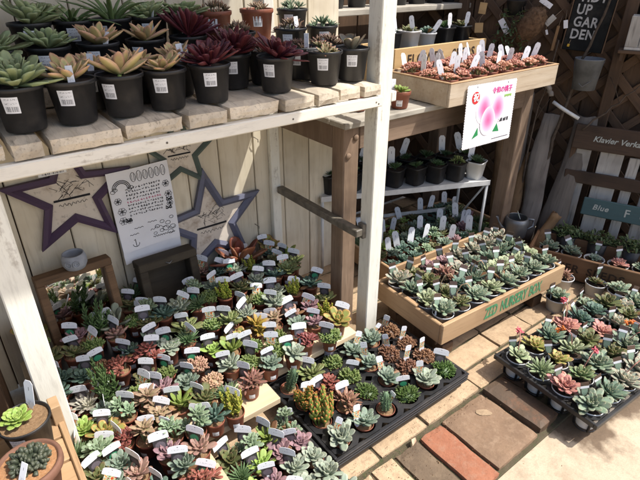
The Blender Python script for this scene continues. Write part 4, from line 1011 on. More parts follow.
def rosette_mats(n, Rr, a0, a1, rr, lmin=.32, lift=.12, jit=.12, pw=.75, rise=0.0):
    out = []; ph = rr.random()*6.28
    for i in range(n):
        f = i/max(1, n-1)
        az = ph+i*2.39996+rr.uniform(-jit, jit)
        el = a0+(a1-a0)*(f**pw)+rr.uniform(-jit, jit)*.6
        L = Rr*(lmin+(1-lmin)*f**.65)*rr.uniform(.92, 1.06)
        base = Rr*.10*f
        out.append(T((0, 0, lift*Rr+rise*Rr*(1-f))) @ RZ(az) @ T((base, 0, 0)) @ RY(-el) @ SC(L))
    return out

# kind, radius, count, leaf shape, width, thickness, bend, inner/outer tilt, colours (base, mid, tip, edge, amount), words
def V_(kind, Rr, n, prof, W, Th, bend, a0, a1, base, mid, tip, edge=None, ea=0, words='', big=False, **kw):
    d = dict(kind=kind, R=Rr, n=n, prof=prof, W=W, Th=Th, bend=bend, a0=R(a0), a1=R(a1), col=(base, mid, tip, edge, ea), words=words, big=big); d.update(kw); return d
VAR = {
 'ag': V_('ros', .076, 56, 'spoon', .40, .05, .06, 84, 10, (.28, .35, .17), (.24, .31, .16), (.28, .35, .20), (.32, .38, .23), .5, 'pale green broad aeonium rosette', True),
 'pe': V_('ros', .069, 22, 'lance', .46, .07, .04, 76, 14, (.30, .38, .11), (.36, .36, .15), (.55, .31, .21), (.64, .38, .27), .95, 'green rosette with broad peach edges', True),
 'dr': V_('ros', .074, 60, 'spoon', .27, .05, .05, 86, 14, (.10, .018, .026), (.075, .012, .020), (.10, .017, .028), (.12, .022, .034), .4, 'dark burgundy aeonium rosette', True),
 'gs': V_('multi', .030, 16, 'needle', .30, .12, .12, 80, 25, (.14, .15, .09), (.19, .145, .105), (.27, .10, .09), (.24, .12, .10), .3, 'grey-pink clump of spiky rosettes', False, k=6, spread=.040),
 'md': V_('multi', .032, 16, 'lance', .34, .12, .10, 75, 20, (.15, .22, .10), (.20, .17, .10), (.28, .09, .09), None, 0, 'dusky pink rosette cluster with lime centre', False, k=4, spread=.026),
 'bs': V_('multi', .026, 16, 'needle', .26, .12, .10, 80, 22, (.14, .21, .13), (.17, .24, .17), (.22, .28, .2), None, 0, 'small blue-green spiky cluster', False, k=5, spread=.03),
 'pp': V_('paddle', .062, 8, 'round', .62, .06, .05, 72, 40, (.13, .15, .11), (.17, .175, .14), (.20, .16, .11), (.26, .14, .085), .5, 'grey felt paddle-leaved plant with copper rims', True),
 'ar': V_('ros', .115, 18, 'strap', .13, .04, -.55, 80, 42, (.10, .16, .06), (.085, .145, .055), (.08, .13, .05), (.11, .17, .07), .3, 'arching green strap-leaved plant', True, lift=0),
 'up': V_('stems', .026, 7, 'lance', .34, .14, .05, 0, 0, (.05, .10, .035), (.07, .13, .045), (.08, .14, .05), None, 0, 'upright dark green leafy crassula', False, h=.085, wh=7, ll=.022),
 'sl': V_('paddle', .046, 9, 'spoon', .42, .16, .08, 76, 30, (.14, .18, .13), (.18, .22, .175), (.22, .25, .2), (.22, .25, .21), .4, 'silvery grey-green plant with upright plump leaves', True),
 'ol': V_('ros', .043, 22, 'wedge', .50, .13, .05, 75, 12, (.10, .14, .045), (.10, .125, .050), (.15, .10, .05), (.14, .11, .06), .3, 'olive green open rosette', True),
 'fr': V_('multi', .026, 16, 'wedge', .5, .16, .08, 75, 16, (.14, .22, .12), (.18, .26, .17), (.22, .28, .2), (.24, .3, .22), .3, 'frosted grey-green stacked rosettes', False, k=4, spread=.022, hv=.035),
 'tu': V_('ros', .040, 24, 'spoon', .48, .16, .03, 78, 12, (.07, .13, .10), (.075, .135, .11), (.09, .14, .12), None, 0, 'dark teal-green rosette', True),
 'bg': V_('ros', .040, 30, 'wedge', .46, .15, .06, 80, 14, (.13, .20, .145), (.15, .215, .175), (.19, .23, .19), (.2, .24, .2), .3, 'blue-green compact rosette', True),
 'bw': V_('ros', .043, 28, 'wedge', .50, .15, .06, 80, 12, (.20, .27, .20), (.24, .30, .245), (.28, .31, .26), (.30, .32, .28), .3, 'pale frosted grey-green rosette', True),
 'bz': V_('ros', .058, 36, 'wedge', .42, .14, .07, 80, 12, (.15, .225, .14), (.175, .25, .185), (.24, .24, .18), (.24, .26, .2), .3, 'pale jade green full rosette', True),
 'bx': V_('ros', .058, 30, 'wedge', .46, .14, .07, 80, 10, (.20, .27, .20), (.235, .295, .24), (.34, .25, .21), (.36, .27, .23), .6, 'frosty rosette with pink leaf margins', True),
 'by': V_('ros', .060, 40, 'lance', .36, .13, .10, 82, 14, (.10, .17, .12), (.12, .19, .14), (.20, .18, .13), (.17, .22, .17), .3, 'deep jade rosette of pointed leaves', True),
 'bv': V_('ros', .054, 26, 'spoon', .50, .14, .05, 80, 14, (.22, .29, .17), (.26, .32, .20), (.30, .33, .22), (.32, .35, .25), .4, 'mint green spoon-leaved rosette', True),
 'hz': V_('ros', .050, 48, 'needle', .26, .14, .05, 82, 8, (.16, .23, .11), (.20, .26, .15), (.26, .27, .19), None, 0, 'pale green spiky many-leaved rosette', False),
 'gz': V_('ros', .050, 30, 'wedge', .48, .14, .06, 80, 12, (.12, .20, .09), (.135, .215, .105), (.20, .20, .11), (.2, .17, .1), .3, 'fresh green plump rosette', True),
 'pz': V_('ros', .050, 34, 'wedge', .44, .18, .06, 80, 14, (.34, .26, .20), (.42, .22, .19), (.46, .17, .16), (.44, .24, .21), .4, 'salmon pink plump rosette', True),
 'yz': V_('ros', .048, 28, 'wedge', .46, .14, .05, 78, 10, (.24, .30, .07), (.26, .29, .085), (.38, .18, .10), (.36, .24, .12), .4, 'yellow-green rosette with pink tips', True),
 'gr': V_('ros', .047, 26, 'wedge', .46, .14, .06, 78, 12, (.15, .21, .075), (.16, .205, .08), (.19, .18, .08), (.2, .22, .12), .4, 'soft green cupped rosette', True),
 'li': V_('ros', .038, 24, 'wedge', .52, .13, .06, 78, 12, (.24, .36, .07), (.24, .36, .085), (.26, .37, .10), (.3, .4, .16), .3, 'bright lime green rosette', True),
 'pk': V_('ros', .038, 22, 'wedge', .46, .18, .05, 76, 14, (.22, .20, .15), (.28, .19, .16), (.33, .16, .15), (.32, .2, .17), .4, 'dusty pink rosette', True),
 'pu': V_('ros', .040, 24, 'wedge', .52, .14, .05, 76, 12, (.19, .15, .16), (.24, .155, .185), (.28, .15, .185), (.30, .19, .22), .4, 'mauve purple rosette', True),
 'pg': V_('multi', .040, 14, 'lance', .44, .15, .03, 70, 10, (.19, .22, .10), (.27, .205, .14), (.36, .18, .15), (.32, .2, .16), .4, 'trailing pink-and-green graptosedum', False, k=4, spread=.026, hv=.03),
 'og': V_('ros', .050, 16, 'round', .62, .10, .06, 72, 14, (.17, .26, .06), (.20, .25, .07), (.36, .19, .075), (.38, .18, .08), .8, 'round-leaved green rosette with orange rims', True),
 'ye': V_('multi', .036, 13, 'lance', .38, .14, .06, 70, 15, (.28, .28, .045), (.34, .26, .05), (.40, .18, .045), None, 0, 'golden yellow pointed-leaf cluster', False, k=4, spread=.022, hv=.02),
 'ys': V_('stems', .026, 8, 'fat', .42, .30, .05, 0, 0, (.20, .28, .045), (.30, .34, .05), (.40, .36, .06), None, 0, 'sunny yellow-green sedum sprigs', False, h=.055, wh=6, ll=.015),
 'sg': V_('dome', .033, 150, 'fat', .46, .34, .03, 0, 0, (.10, .16, .045), (.13, .19, .06), (.18, .22, .08), None, 0, 'bright green mossy sedum mound', False, ll=.012),
 'ms': V_('dome', .034, 190, 'lance', .34, .2, .05, 0, 0, (.05, .10, .025), (.075, .135, .035), (.12, .18, .055), None, 0, 'dark green moss-like cushion', False, ll=.013),
 'br': V_('dome', .036, 190, 'fat', .6, .45, .0, 0, 0, (.10, .05, .028), (.17, .085, .05), (.24, .13, .08), None, 0, 'brown beaded clump', False, ll=.010),
 'pb': V_('dome', .038, 170, 'fat', .6, .45, .0, 0, 0, (.26, .19, .12), (.36, .23, .17), (.44, .25, .2), None, 0, 'pink-beige beaded clump', False, ll=.011),
 'rd': V_('multi', .024, 14, 'wedge', .5, .2, .05, 75, 15, (.12, .10, .06), (.21, .075, .06), (.28, .07, .07), None, 0, 'dark red-brown rosette cluster', False, k=5, spread=.026),
 'rs': V_('multi', .032, 15, 'lance', .30, .15, .08, 75, 20, (.16, .15, .09), (.24, .135, .10), (.32, .12, .10), None, 0, 'reddish spiky rosettes', False, k=4, spread=.02),
 'ug': V_('ros', .052, 18, 'wedge', .42, .14, .02, 76, 22, (.17, .26, .045), (.16, .24, .05), (.19, .22, .06), (.2, .25, .08), .4, 'glossy green upright-leaved rosette', True),
 'jb': V_('stems', .030, 10, 'fat', .46, .36, .05, 0, 0, (.14, .22, .04), (.19, .22, .05), (.36, .06, .03), None, 0, 'upright jelly-bean sedum with red tips', False, h=.070, wh=7, ll=.020),
 'ck': V_('cactus', .0105, 0, 'fat', .5, .3, 0, 0, 0, (.08, .15, .08), (.10, .17, .10), (.14, .2, .13), None, 0, 'small upright green cactus column', False, h=.075),
 'ht': V_('ros', .044, 60, 'needle', .17, .10, .08, 85, 12, (.07, .13, .05), (.09, .15, .07), (.14, .19, .10), None, 0, 'spiky green haworthia tuft', False),
 'hw': V_('ros', .040, 64, 'needle', .15, .09, .06, 86, 18, (.04, .085, .03), (.055, .105, .042), (.09, .14, .07), None, 0, 'dark green spiky haworthia', False),
 'hy': V_('multi', .028, 18, 'wedge', .4, .15, .06, 80, 18, (.12, .17, .05), (.15, .2, .07), (.22, .25, .11), None, 0, 'yellow-green rosette clump', False, k=4, spread=.02),
 'sw': V_('ros', .044, 34, 'lance', .40, .13, .02, 78, 12, (.20, .27, .10), (.30, .30, .26), (.36, .33, .30), (.4, .38, .36), .5, 'silver-white variegated rosette', True),
 'cu': V_('paddle', .115, 12, 'round', .58, .06, .04, 74, 18, (.12, .060, .035), (.18, .062, .034), (.22, .07, .035), (.24, .09, .05), .4, 'large copper felt-leaved kalanchoe', True),
 'pi': V_('multi', .022, 12, 'fat', .5, .3, .05, 75, 15, (.22, .23, .10), (.37, .20, .15), (.46, .14, .12), None, 0, 'pink-tipped small-leaved sedum', False, k=8, spread=.028),
 'hv': V_('dome', .036, 120, 'fat', .72, .6, .0, 0, 0, (.03, .042, .028), (.045, .058, .038), (.075, .085, .06), None, 0, 'dark green glassy haworthia cluster', False, ll=.014),
 'le': V_('ros', .034, 34, 'wedge', .55, .14, .05, 80, 12, (.20, .31, .06), (.23, .34, .075), (.28, .36, .12), None, 0, 'lime green ruffled rosette', True),
}
CACHE = {}
def variety(key, var):
    """core mesh, list of outer leaf matrices, leaf mesh"""
    if (key, var) in CACHE: return CACHE[(key, var)]
    d = VAR[key]; rr = random.Random(hash(key+str(var)) % 9999 if False else sum(ord(c)*(i+3) for i, c in enumerate(key))*17+var*101)
    if ('m', key) not in CACHE: CACHE[('m', key)] = leafmat('leaf_'+d['words'].replace(' ', '_')[:40], *d['col'], rough=.48)
    mat = CACHE[('m', key)]
    mats = []; core = MB()
    P = (d['prof'], d['W'], d['Th'], d['bend'])
    k = d['kind']
    if k == 'ros' or k == 'paddle':
        if k == 'ros': mats = rosette_mats(d['n'], d['R'], d['a0'], d['a1'], rr, lift=d.get('lift', .12))
        else: mats = rosette_mats(d['n'], d['R'], d['a0'], d['a1'], rr, .62, .05, .3)
        core.tube([(0, 0, -.012), (0, 0, d['R']*.16)], [.006, .004], 6)
    elif k == 'multi':
        for i in range(d['k']):
            a = i*2.4+rr.random(); q = d['spread']*math.sqrt(i/(d['k']-1)) if d['k'] > 1 else 0
            s_ = rr.uniform(.75, 1.1)*(1.12 if i == 0 else 1)
            tilt = T((q*math.cos(a), q*math.sin(a), d.get('hv', .012)*(1-i/d['k'])+rr.uniform(0, .006))) @ RZ(a) @ RY(R(28)*q/d['spread'])
            core.tube([(q*.5*math.cos(a), q*.5*math.sin(a), -.01), tilt @ Vector((0, 0, .004))], .003, 5)
            mats += [tilt @ m_ for m_ in rosette_mats(d['n'], d['R']*s_, d['a0'], d['a1'], rr)]
    elif k == 'dome':
        for i in range(d['n']):
            z = rr.random(); a = i*2.39996; r_ = math.sqrt(max(0, 1-z*z)); bumpy = rr.uniform(.80, 1.1)
            p = Vector((d['R']*r_*math.cos(a), d['R']*r_*math.sin(a), d['R']*.55*z))*bumpy
            dirv = Vector((p.x, p.y, p.z*2.0+.012)).normalized()
            mats.append(T(p*.8) @ dirv.to_track_quat('X', 'Z').to_matrix().to_4x4() @ RX(rr.random()*6) @ SC(d['ll']*rr.uniform(.75, 1.25)))
        core.lathe([(d['R']*.85, -.004), (d['R']*.8, d['R']*.22), (d['R']*.45, d['R']*.42), (0, d['R']*.5)], 12)
    elif k == 'stems':
        for i in range(d['n']):
            a = i*2.4+rr.random()*.5; q = d['R']*math.sqrt(i/d['n']); h = d['h']*rr.uniform(.6, 1.08)*(1-.25*q/d['R'])
            b = Vector((q*.6*math.cos(a), q*.6*math.sin(a), -.006)); e = Vector((q*1.25*math.cos(a), q*1.25*math.sin(a), h))
            core.tube([b, b.lerp(e, .5)+Vector((0, 0, .003)), e], .0022, 5)
            for w in range(d['wh']):
                f = .25+.75*w/(d['wh']-1); p = b.lerp(e, f); sz = d['ll']*(1.1-.45*f)
                for m_ in range(3):
                    az = w*1.05+m_*2.094+rr.uniform(-.2, .2)
                    mats.append(T(p) @ RZ(az) @ RY(-R(20+55*f)) @ SC(sz))
    elif k == 'cactus':
        n = 40; prof = [(1, 0), (1.05, .25), (1.0, .6), (.86, .85), (.5, .97), (0, 1.0)]
        vs_ = []; fs = []; uv = []
        for i in range(n):
            w = 2*math.pi*i/n; rib = 1+.13*math.cos(w*9)
            for (q, z) in prof: vs_.append((d['R']*q*rib*math.cos(w), d['R']*q*rib*math.sin(w), z*d['h'])); uv.append(((1-rib)*2+.3, z*.6+.2))
        for i in range(n):
            for t_ in range(5): fs.append((i*6+t_, ((i+1) % n)*6+t_, ((i+1) % n)*6+t_+1, i*6+t_+1))
        core.add(vs_, fs, uv, 0, True)
        for i in range(9):
            for z in range(7):
                w = 2*math.pi*i/9; p = Vector((math.cos(w)*d['R']*1.13, math.sin(w)*d['R']*1.13, d['h']*(.08+z*.12)))
                for s_ in range(3): leaf_geo(core, T(p*.98) @ RZ(w+rr.uniform(-.5, .5)) @ RY(-R(rr.uniform(0, 50))) @ SC(.0085), 'lance', .36, .2, .1, ts=TS2)
    outer = []
    if d['big']:
        cut = max(6, int(len(mats)*.3)) if k == 'ros' else 2
        for m_ in mats[:cut]: leaf_geo(core, m_, *P)
        outer = mats[cut:]
        if ('l', key) not in CACHE:
            lm = MB(); leaf_geo(lm, None, *P); CACHE[('l', key)] = lm.mesh('leaf', mat)
    else:
        ts = TS2 if len(mats) > 60 else TS
        for m_ in mats: leaf_geo(core, m_, *P, ts=ts)
    CACHE[(key, var)] = (core.mesh('rosette' if k in ('ros', 'multi') else 'foliage', mat), outer, CACHE.get(('l', key)), 'rosette' if k in ('ros', 'multi') else 'foliage')
    return CACHE[(key, var)]

# pots: radius at rim, height, profile
def pot_mesh(r, h, mat, name='pot', sq=0, rim=.006, taper=.76, n=28):
    pr_ = [(r*taper, 0), (r*taper+.001, .002), (r*.96, h-rim*1.4), (r*1.0, h-rim*1.3), (r*1.04, h-rim), (r*1.045, h-.0012), (r*1.03, h), (r*.985, h), (r*.97, h-.003), (r*.93, h-.014), (0, h-.0145)]
    return MB().lathe(pr_, n, sq=sq).mesh(name, mat)
def soil_mesh(r, mat, seed=0, sq=0):
    mb = MB(); vs_ = [(0, 0, .001)]; fs = []; n = 22; k = 5
    for j in range(1, k+1):
        for i in range(n):
            a = 2*math.pi*i/n; q = r*j/k/(max(abs(math.cos(a)), abs(math.sin(a)))**sq if sq else 1)
            p = Vector((q*math.cos(a), q*math.sin(a), 0)); p.z = .0025*noise.noise(p*190+Vector((seed, 0, 0)))+.002*(1-j/k); vs_.append(p)
    for i in range(n): fs.append((0, 1+i, 1+(i+1) % n))
    for j in range(k-1):
        for i in range(n):
            a, b = 1+j*n+i, 1+j*n+(i+1) % n; fs.append((a, a+n, b+n, b))
    return mb.add(vs_, fs, None, 0, False).mesh('soil', mat)
def sticker_mesh(r, h, z0, z1, ang, mat):
    mb = MB(); vs_ = []; uv = []; fs = []; n = 5
    for i in range(n+1):
        a = -ang/2+ang*i/n
        for (z, v) in ((z0, 0), (z1, 1)):
            q = r*(.76+.20*z/h)+.0013; vs_.append((q*math.cos(a), q*math.sin(a), z)); uv.append((i/n, v))
    for i in range(n): fs.append((i*2, i*2+2, i*2+3, i*2+1))
    return mb.add(vs_, fs, uv, 0, True).mesh('price_sticker', mat)
POTS = {}
def defpot(k, r, h, mat, words, sq=0, rim=.006, taper=.76, soil='soil', st=None):
    POTS[k] = dict(r=r, h=h, mesh=pot_mesh(r, h, M[mat], sq=sq, rim=rim, taper=taper), words=words,
                   soil=[soil_mesh(r*.94, M[soil], s, sq) for s in (0, 7)],
                   st=sticker_mesh(r, h, *st, M['sticker']) if st else None, sq=sq)
defpot('black', .0500, .090, 'black', 'round black pot', rim=.007, taper=.76, st=(.042, .074, .66))
defpot('tc', .0278, .052, 'terracotta', 'small terracotta pot', rim=.006, soil='gravel', st=(.010, .026, .75))
defpot('tct', .0290, .060, 'terracotta', 'small brown pot', rim=.004, soil='gravel')
defpot('zw', .0435, .072, 'clear', 'milky white pot', rim=.005, taper=.72)
defpot('tw', .0385, .076, 'clear', 'white pot', rim=.004, taper=.74)
defpot('sqb', .0430, .088, 'black', 'square black pot', sq=.8, rim=.006, taper=.78)
defpot('sqw', .0430, .088, 'white_pot', 'square white pot', sq=.8, rim=.006, taper=.72)
defpot('pk', .0365, .060, 'terracotta', 'small terracotta pot', rim=.010, soil='gravel', st=(.010, .032, .7))
defpot('btc', .0520, .095, 'terracotta', 'terracotta pot', rim=.010, soil='soil', st=(.045, .075, .6))

# plant tags (front faces local -y, foot at z=0)
def tag_T(photo_m):
    mb = MB(); w, y_ = .0225, .0005
    mb.box(-.004, .004, -y_, y_, -.03, .014, .0002)
    mb.box(-.0185, .0185, -y_*1.4, y_*.9, .012, .044, .0002, mi=1)
    w = .0275
    o = [(-w, .043), (w, .043), (w, .060), (w*.82, .0645), (w*.3, .067), (-w*.3, .067), (-w*.82, .0645), (-w, .060)]
    mb.prism(o, .0012, T((0, .0004, 0)))
    return mb.mesh('plant_tag', [M['tag'], photo_m])
def tag_V(w=.013, h=.085):
    mb = MB(); mb.prism([(-w*.3, -.025), (w*.3, -.025), (w*.5, .012), (w, .020), (w, h*.88), (w*.55, h), (-w*.55, h), (-w, h*.88), (-w, .020), (-w*.5, .012)], .0012)
    return mb.mesh('plant_tag', [M['tag']])
def tag_Z(ph):
    mb = MB(); w = .0155
    mb.box(-.004, .004, -.0005, .0005, -.03, .015, .0002); mb.box(-w, w, -.0007, .0005, .012, .076, .0002, mi=1)
    mb.box(-w-.0005, w+.0005, -.0011, .0008, .049, .059, .0002, mi=2)
    return mb.mesh('plant_tag', [M['tag'], ph, M['paper']])
def tag_P():
    mb = MB(); w = .0125
    mb.prism([(-w*.3, -.025), (w*.3, -.025), (w, .012), (w, .024), (-w, .024), (-w, .012)], .001)
    mb.box(-w, w, -.0010, 0, .0242, .054, .0002, mi=1); mb.prism([(-w, .0542), (w, .0542), (w, .074), (w*.7, .078), (-w*.7, .078), (-w, .074)], .001)
    return mb.mesh('plant_tag', [M['tag'], M['photo_bright']])
tD = tag_T(M['photo_dark'])
TAGS = {'T': [tag_T(M['photo_green']), tD, tD, tD, tag_T(M['photo_bright'])], 'V': [tag_V(), tag_V(.012, .075)], 'Z': [tag_Z(M['photo_red'])],
        'P': [tag_P()], 'V2': [tag_V(.0125, .088)], 'H': [tag_V(.017, .105)], 'W': [MB().box(-.008, .008, -.0012, 0, -.009, .044, .0004).mesh('plant_tag', [M['tag']])]}
FACE = math.atan2(-fx, fy)      # yaw that turns a tag's front towards the path where people stand

DRY = leafmat('withered_leaf', (.26, .17, .08), (.24, .14, .07), (.17, .09, .05), None, 0)
ALLP = []
def potted(x, y, z, key, pot, label, group, tagk=None, sticker=True, soil=None, scale=1.0, tagoff=None, tagp=1.0, name='potted_succulent', plant_z=0.0):
    p = POTS[pot]; rr = rnd
    root = empty(name, T((x, y, z)), label, 'succulent', group)
    ALLP.append((root, x, y, key, group))
    rot = rr.random()*6.28
    po_ = obj('pot', p['mesh'], root, RZ(0 if not p['sq'] else rr.uniform(-.15, .15)+.2))
    so = obj('soil', p['soil'][rr.randrange(2)], root, T((0, 0, p['h']-.0085)) @ RZ(rr.random()*6 if not p['sq'] else po_.rotation_euler.z))
    if p['st'] and sticker:
        obj('price_sticker', p['st'], po_, RZ(-math.pi/2+FACE+rr.uniform(-.35, .45)))
    core, outer, lm, nm = variety(key, rr.randrange(3))
    s_ = scale*rr.uniform(.92, 1.08)
    ro = obj(nm, core, root, T((0, 0, p['h']-.006+plant_z)) @ RZ(rot) @ RX(rr.gauss(0, .12)) @ RY(rr.gauss(0, .12)) @ Matrix.Diagonal((s_*rr.uniform(.92, 1.08), s_*rr.uniform(.92, 1.08), s_*rr.uniform(.85, 1.25), 1)))
    for li_, m_ in enumerate(outer):
        if rr.random() < .04: continue
        lo = obj('leaf', lm, ro, m_ @ RY(rr.gauss(0, .09)) @ RX(rr.gauss(0, .14)) @ Matrix.Diagonal((rr.uniform(.84, 1.10), rr.uniform(.84, 1.12), 1, 1)))
        if li_ > len(outer)-5 and rr.random() < .07:
            lo.material_slots[0].link = 'OBJECT'; lo.material_slots[0].material = DRY
    if tagk and rr.random() < tagp:
        a = (tagoff if tagoff is not None else rr.choice((1.2, 1.6, 2.0, 2.5, .7)))+rr.uniform(-.3, .3)
        q = p['r']*rr.uniform(.62, .80)
        obj('plant_tag', rr.choice(TAGS[tagk]), root, T((q*math.cos(a), q*math.sin(a), p['h']-.008+rr.uniform(0, .008)+(.014 if tagk == 'Z' else (.010 if tagk in 'TP' else 0)))) @ RZ(FACE+rr.gauss(0, .42)) @ RX(-abs(rr.gauss(.16, .18))) @ RY(rr.gauss(0, .2)) @ SC(rr.uniform(.80, .95)))
    return root

# ---- on the shelf
for (x, y, k) in PLANTS['shelf']:
    row = 'front row' if y < 1.25 else ('second row' if y < 1.36 else ('third row' if y < 1.47 else 'back row'))
    pot = 'black'
    if k == 'gs' and y > 1.47: pot = 'btc'
    if pot == 'btc': row = 'terracotta pot in the '+row
    d = VAR[k]['words']
    zb = 1.0035 if y < 1.36 else (1.0435 if y < 1.47 else 1.0885)
    o = potted(x, y, zb, k, pot, f"{d}, {row} of the plank shelf", 'large potted succulents on the plank shelf',
               'W' if rnd.random() < .35 else None, scale=1.16 if k == 'dr' else 1.0, tagoff=-1.6, plant_z=-.006)

# ---- on the table
def flat_tray(x0, x1, y0, y1, lab):
    r_ = empty('shallow_tray', T((0, 0, TZ)), lab, 'tray', 'shallow black trays on the plank table')
    MB().box(x0, x1, y0, y1, .0005, .0035, .001).build('base', M['tray_black'], r_)
    for (a, b, c, d) in ((x0, x1, y0, y0+.003), (x0, x1, y1-.003, y1), (x0, x0+.003, y0+.0032, y1-.0032), (x1-.003, x1, y0+.0032, y1-.0032)):
        MB().box(a, b, c, d, .0037, .018, .001).build('side', M['tray_black'], r_)
flat_tray(-.005, .39, 1.115, 1.272, 'shallow black tray of pots in front of the low step')
flat_tray(.397, .62, 1.125, 1.272, 'shallow black tray of pots on the bare table boards')
def step_up(x0, x1, y0, y1, h, lab):
    r_ = empty('riser', T((0, 0, TZ)), lab, 'riser', 'black risers on the plank table')
    MB().box(x0, x1, y0, y1, h-.010, h, .002).build('top', M['tray_black'], r_)
    MB().box(x0+.003, x1-.003, y0+.002, y0+.008, .0005, h-.0102, .001).build('front', M['tray_black'], r_)
    MB().box(x0+.003, x1-.003, y1-.008, y1-.002, .0005, h-.0102, .001).build('back', M['tray_black'], r_)
step_up(-.005, .50, 1.281, 1.393, .035, 'low black riser under pots before the mirror frame')
step_up(.503, .995, 1.281, 1.393, .035, 'low black riser under pots below the slate star')
step_up(-.005, .36, 1.396, 1.526, .070, 'tall black riser against the mirror frame')
step_up(.363, .66, 1.396, 1.526, .070, 'tall black riser against the dark box frame')
step_up(.663, .995, 1.396, 1.655, .070, 'tall black riser at the wall corner batten')
flat_tray(-.005, .30, .80, 1.112, 'shallow black tray of pots beside the slatted crate')
def where(x, y):
    if y > 1.50: return 'against the cream wall' if x < .72 else 'by the batten at the wall corner'
    if y > 1.28: return 'under the shelf before the dark frame' if x < .55 else 'on the table below the slate star'
    if x > .62: return 'at the table edge behind the stacked trays'
    if y > 1.12: return 'on the table in front of the mirror frame' if x < .33 else 'mid table on the cream boards'
    return 'on the front boards beside the slatted crate' if x < .35 else 'on the bare cream boards next to the trays'
for (x, y, k) in PLANTS['table']:
    zt = TZ+(.0705 if y > 1.395 else (.0355 if y > 1.28 else .004))
    potted(x, y, zt, k, 'tc', f"{VAR[k]['words']} {where(x, y)}", 'small potted succulents on the plank table', 'T', scale={'up': 1.45, 'sl': 1.5, 'sg': 1.0, 'br': 1.02, 'pb': 1.0, 'cu': .98, 'ys': 1.0, 'pg': .92}.get(k, 1.15), tagp=.9, plant_z=.005)
for (x, y, k) in PLANTS['trayb']:
    potted(x, y, .017, k, 'tct', f"{VAR[k]['words']} in the black tray next to the stacked trays", 'small pots in the black tray', 'T', tagp=.7, scale=1.08, plant_z=.005)
for (x, y, k) in PLANTS['traya']:
    tk = 'P' if k in ('br', 'bg', 'bw') or (k == 'ck') else 'T'
    potted(x, y, .016, k, 'tct', f"{VAR[k]['words']} in the stacked trays by the brick paving", 'small pots in the stacked trays', tk, tagp=.95, scale={'ms': 1.1, 'sg': 1.1, 'br': 1.12, 'jb': 1.1, 'ck': 1.1}.get(k, 1.3), plant_z=.003)
J = ['bz', 'bx', 'by', 'bv']; jn = 0
for (x, y, k) in PLANTS['zed']:
    if k in ('bz', 'bg'): k = J[jn*3 % 4]; jn += 1
    potted(x, y, .1085, k, 'tw', f"{VAR[k]['words']} in white pot in the stencilled pine crate", 'rosettes in the nursery box', 'Z', scale=.98 if VAR[k]['R'] > .05 else 1.2, tagp=.95, plant_z=.006)
for (x, y, k) in PLANTS['trayr']:
    if k == 'bz': k = J[jn*3 % 4]; jn += 1
    potted(x, y, .006, k, 'tw', f"{VAR[k]['words']} in white pot in the lattice carry tray", 'rosettes in the carry tray', 'Z', scale=1.06 if VAR[k]['R'] > .045 else 1.3, tagp=.75, plant_z=.004)
for (x, y, k) in PLANTS['behind']:
    potted(x, y, -.018, k, 'zw', f"{VAR[k]['words']} in white pot between seed crate and carry tray", 'pots on the ground by the seed crate', 'Z', scale=.95, tagp=.8)
EXTRA = [(1.985, .70), (2.02, .60), (2.06, .50), (2.07, .95), (2.11, .745), (2.145, .645), (2.19, .55), (2.23, .46), (2.02, 1.04)]
for i, (x, y) in enumerate(EXTRA):
    if min(math.hypot(x-q[0], y-q[1]) for q in PLANTS['behind']) < .092: continue
    k = ['by', 'bx', 'ol', 'bv', 'pz', 'tu', 'bz', 'rs', 'bx'][i]
    potted(x, y, -.018 if y < .70 else 0, k, 'zw', f"{VAR[k]['words']} in white pot between seed crate and carry tray", 'pots on the ground by the seed crate', 'Z', scale=.95, tagp=.8)
e_ = Vector((.359, -.933)); nn = Vector((.933, .359))
for i in range(6):
    kk = ['bz', 'bz', 'bg', 'pz', 'bz', 'bg'][i]; q = Vector((2.045, 1.125))+e_*(.135+i*.100)+nn*.105
    potted(q.x, q.y, .0235, kk, 'zw', f"{VAR[kk]['words']} in white pot in the fence-side seed crate", 'rosettes in the seed crate', 'Z', scale=.95, tagp=.9, tagoff=.4)
LOWK = 'tu ol hw li tu bg ht ol tu pu li bg fr tu ol'.split(); LM = T((1.40, 1.33, 0)) @ RZ(R(-3))
for i in range(11):
    for j in range(5):
        q = LM @ Vector((.055+i*.0685+rnd.uniform(-.002, .002), .055+j*.0735+rnd.uniform(-.003, .003), .0405)); k = LOWK[(i*4+j*7) % 15]
        potted(q.x, q.y, q.z, k, 'tct', f"{VAR[k]['words']} in the low crate under the white rack", 'small pots in the low crate', 'H', tagp=.42, scale=1.1)
for i in range(8):
    q = RK @ Vector((.055+i*.105, .056, RH+.0005)); white = i == 7
    kk = 'hy' if i == 6 else 'hw'
    potted(q.x, q.y, q.z, kk, 'sqw' if white else 'sqb', f"{VAR[kk]['words']} in {'square white' if white else 'square black'} pot, front of the white rack", 'square pots on the white rack', 'H', tagoff=1.6, tagp=.8)
for i in range(8):
    q = RK @ Vector((.055+i*.105, .175, RH+.0005))
    potted(q.x, q.y, q.z, 'hw', 'sqb', 'dark green spiky haworthia in square black pot, back of the white rack', 'square pots on the white rack', 'H', tagoff=1.6, tagp=.8)
for j in range(3):
    for i in range(8):
        if j == 2 and i > 6: continue
        potted(1.475+.055+i*.084, 1.178+.060+j*.095+(.01 if i % 2 else 0), BZ+.030, 'pi', 'pk', f"pink-tipped small-leaved sedum, {['front', 'middle', 'back'][j]} row of the bench box", 'pink sedums in the bench box', 'V2', sticker=True, tagoff=1.8, plant_z=.004)
potted(1.345, 1.295, BZ+.001, 'ug', 'pk', 'glossy green leafy rosette in terracotta pot alone on the bench', None, 'W', scale=.75)
potted(1.20, 1.36, BZ+.001, 'rd', 'pk', 'dark red-brown rosette cluster in terracotta pot beside the white post', None)
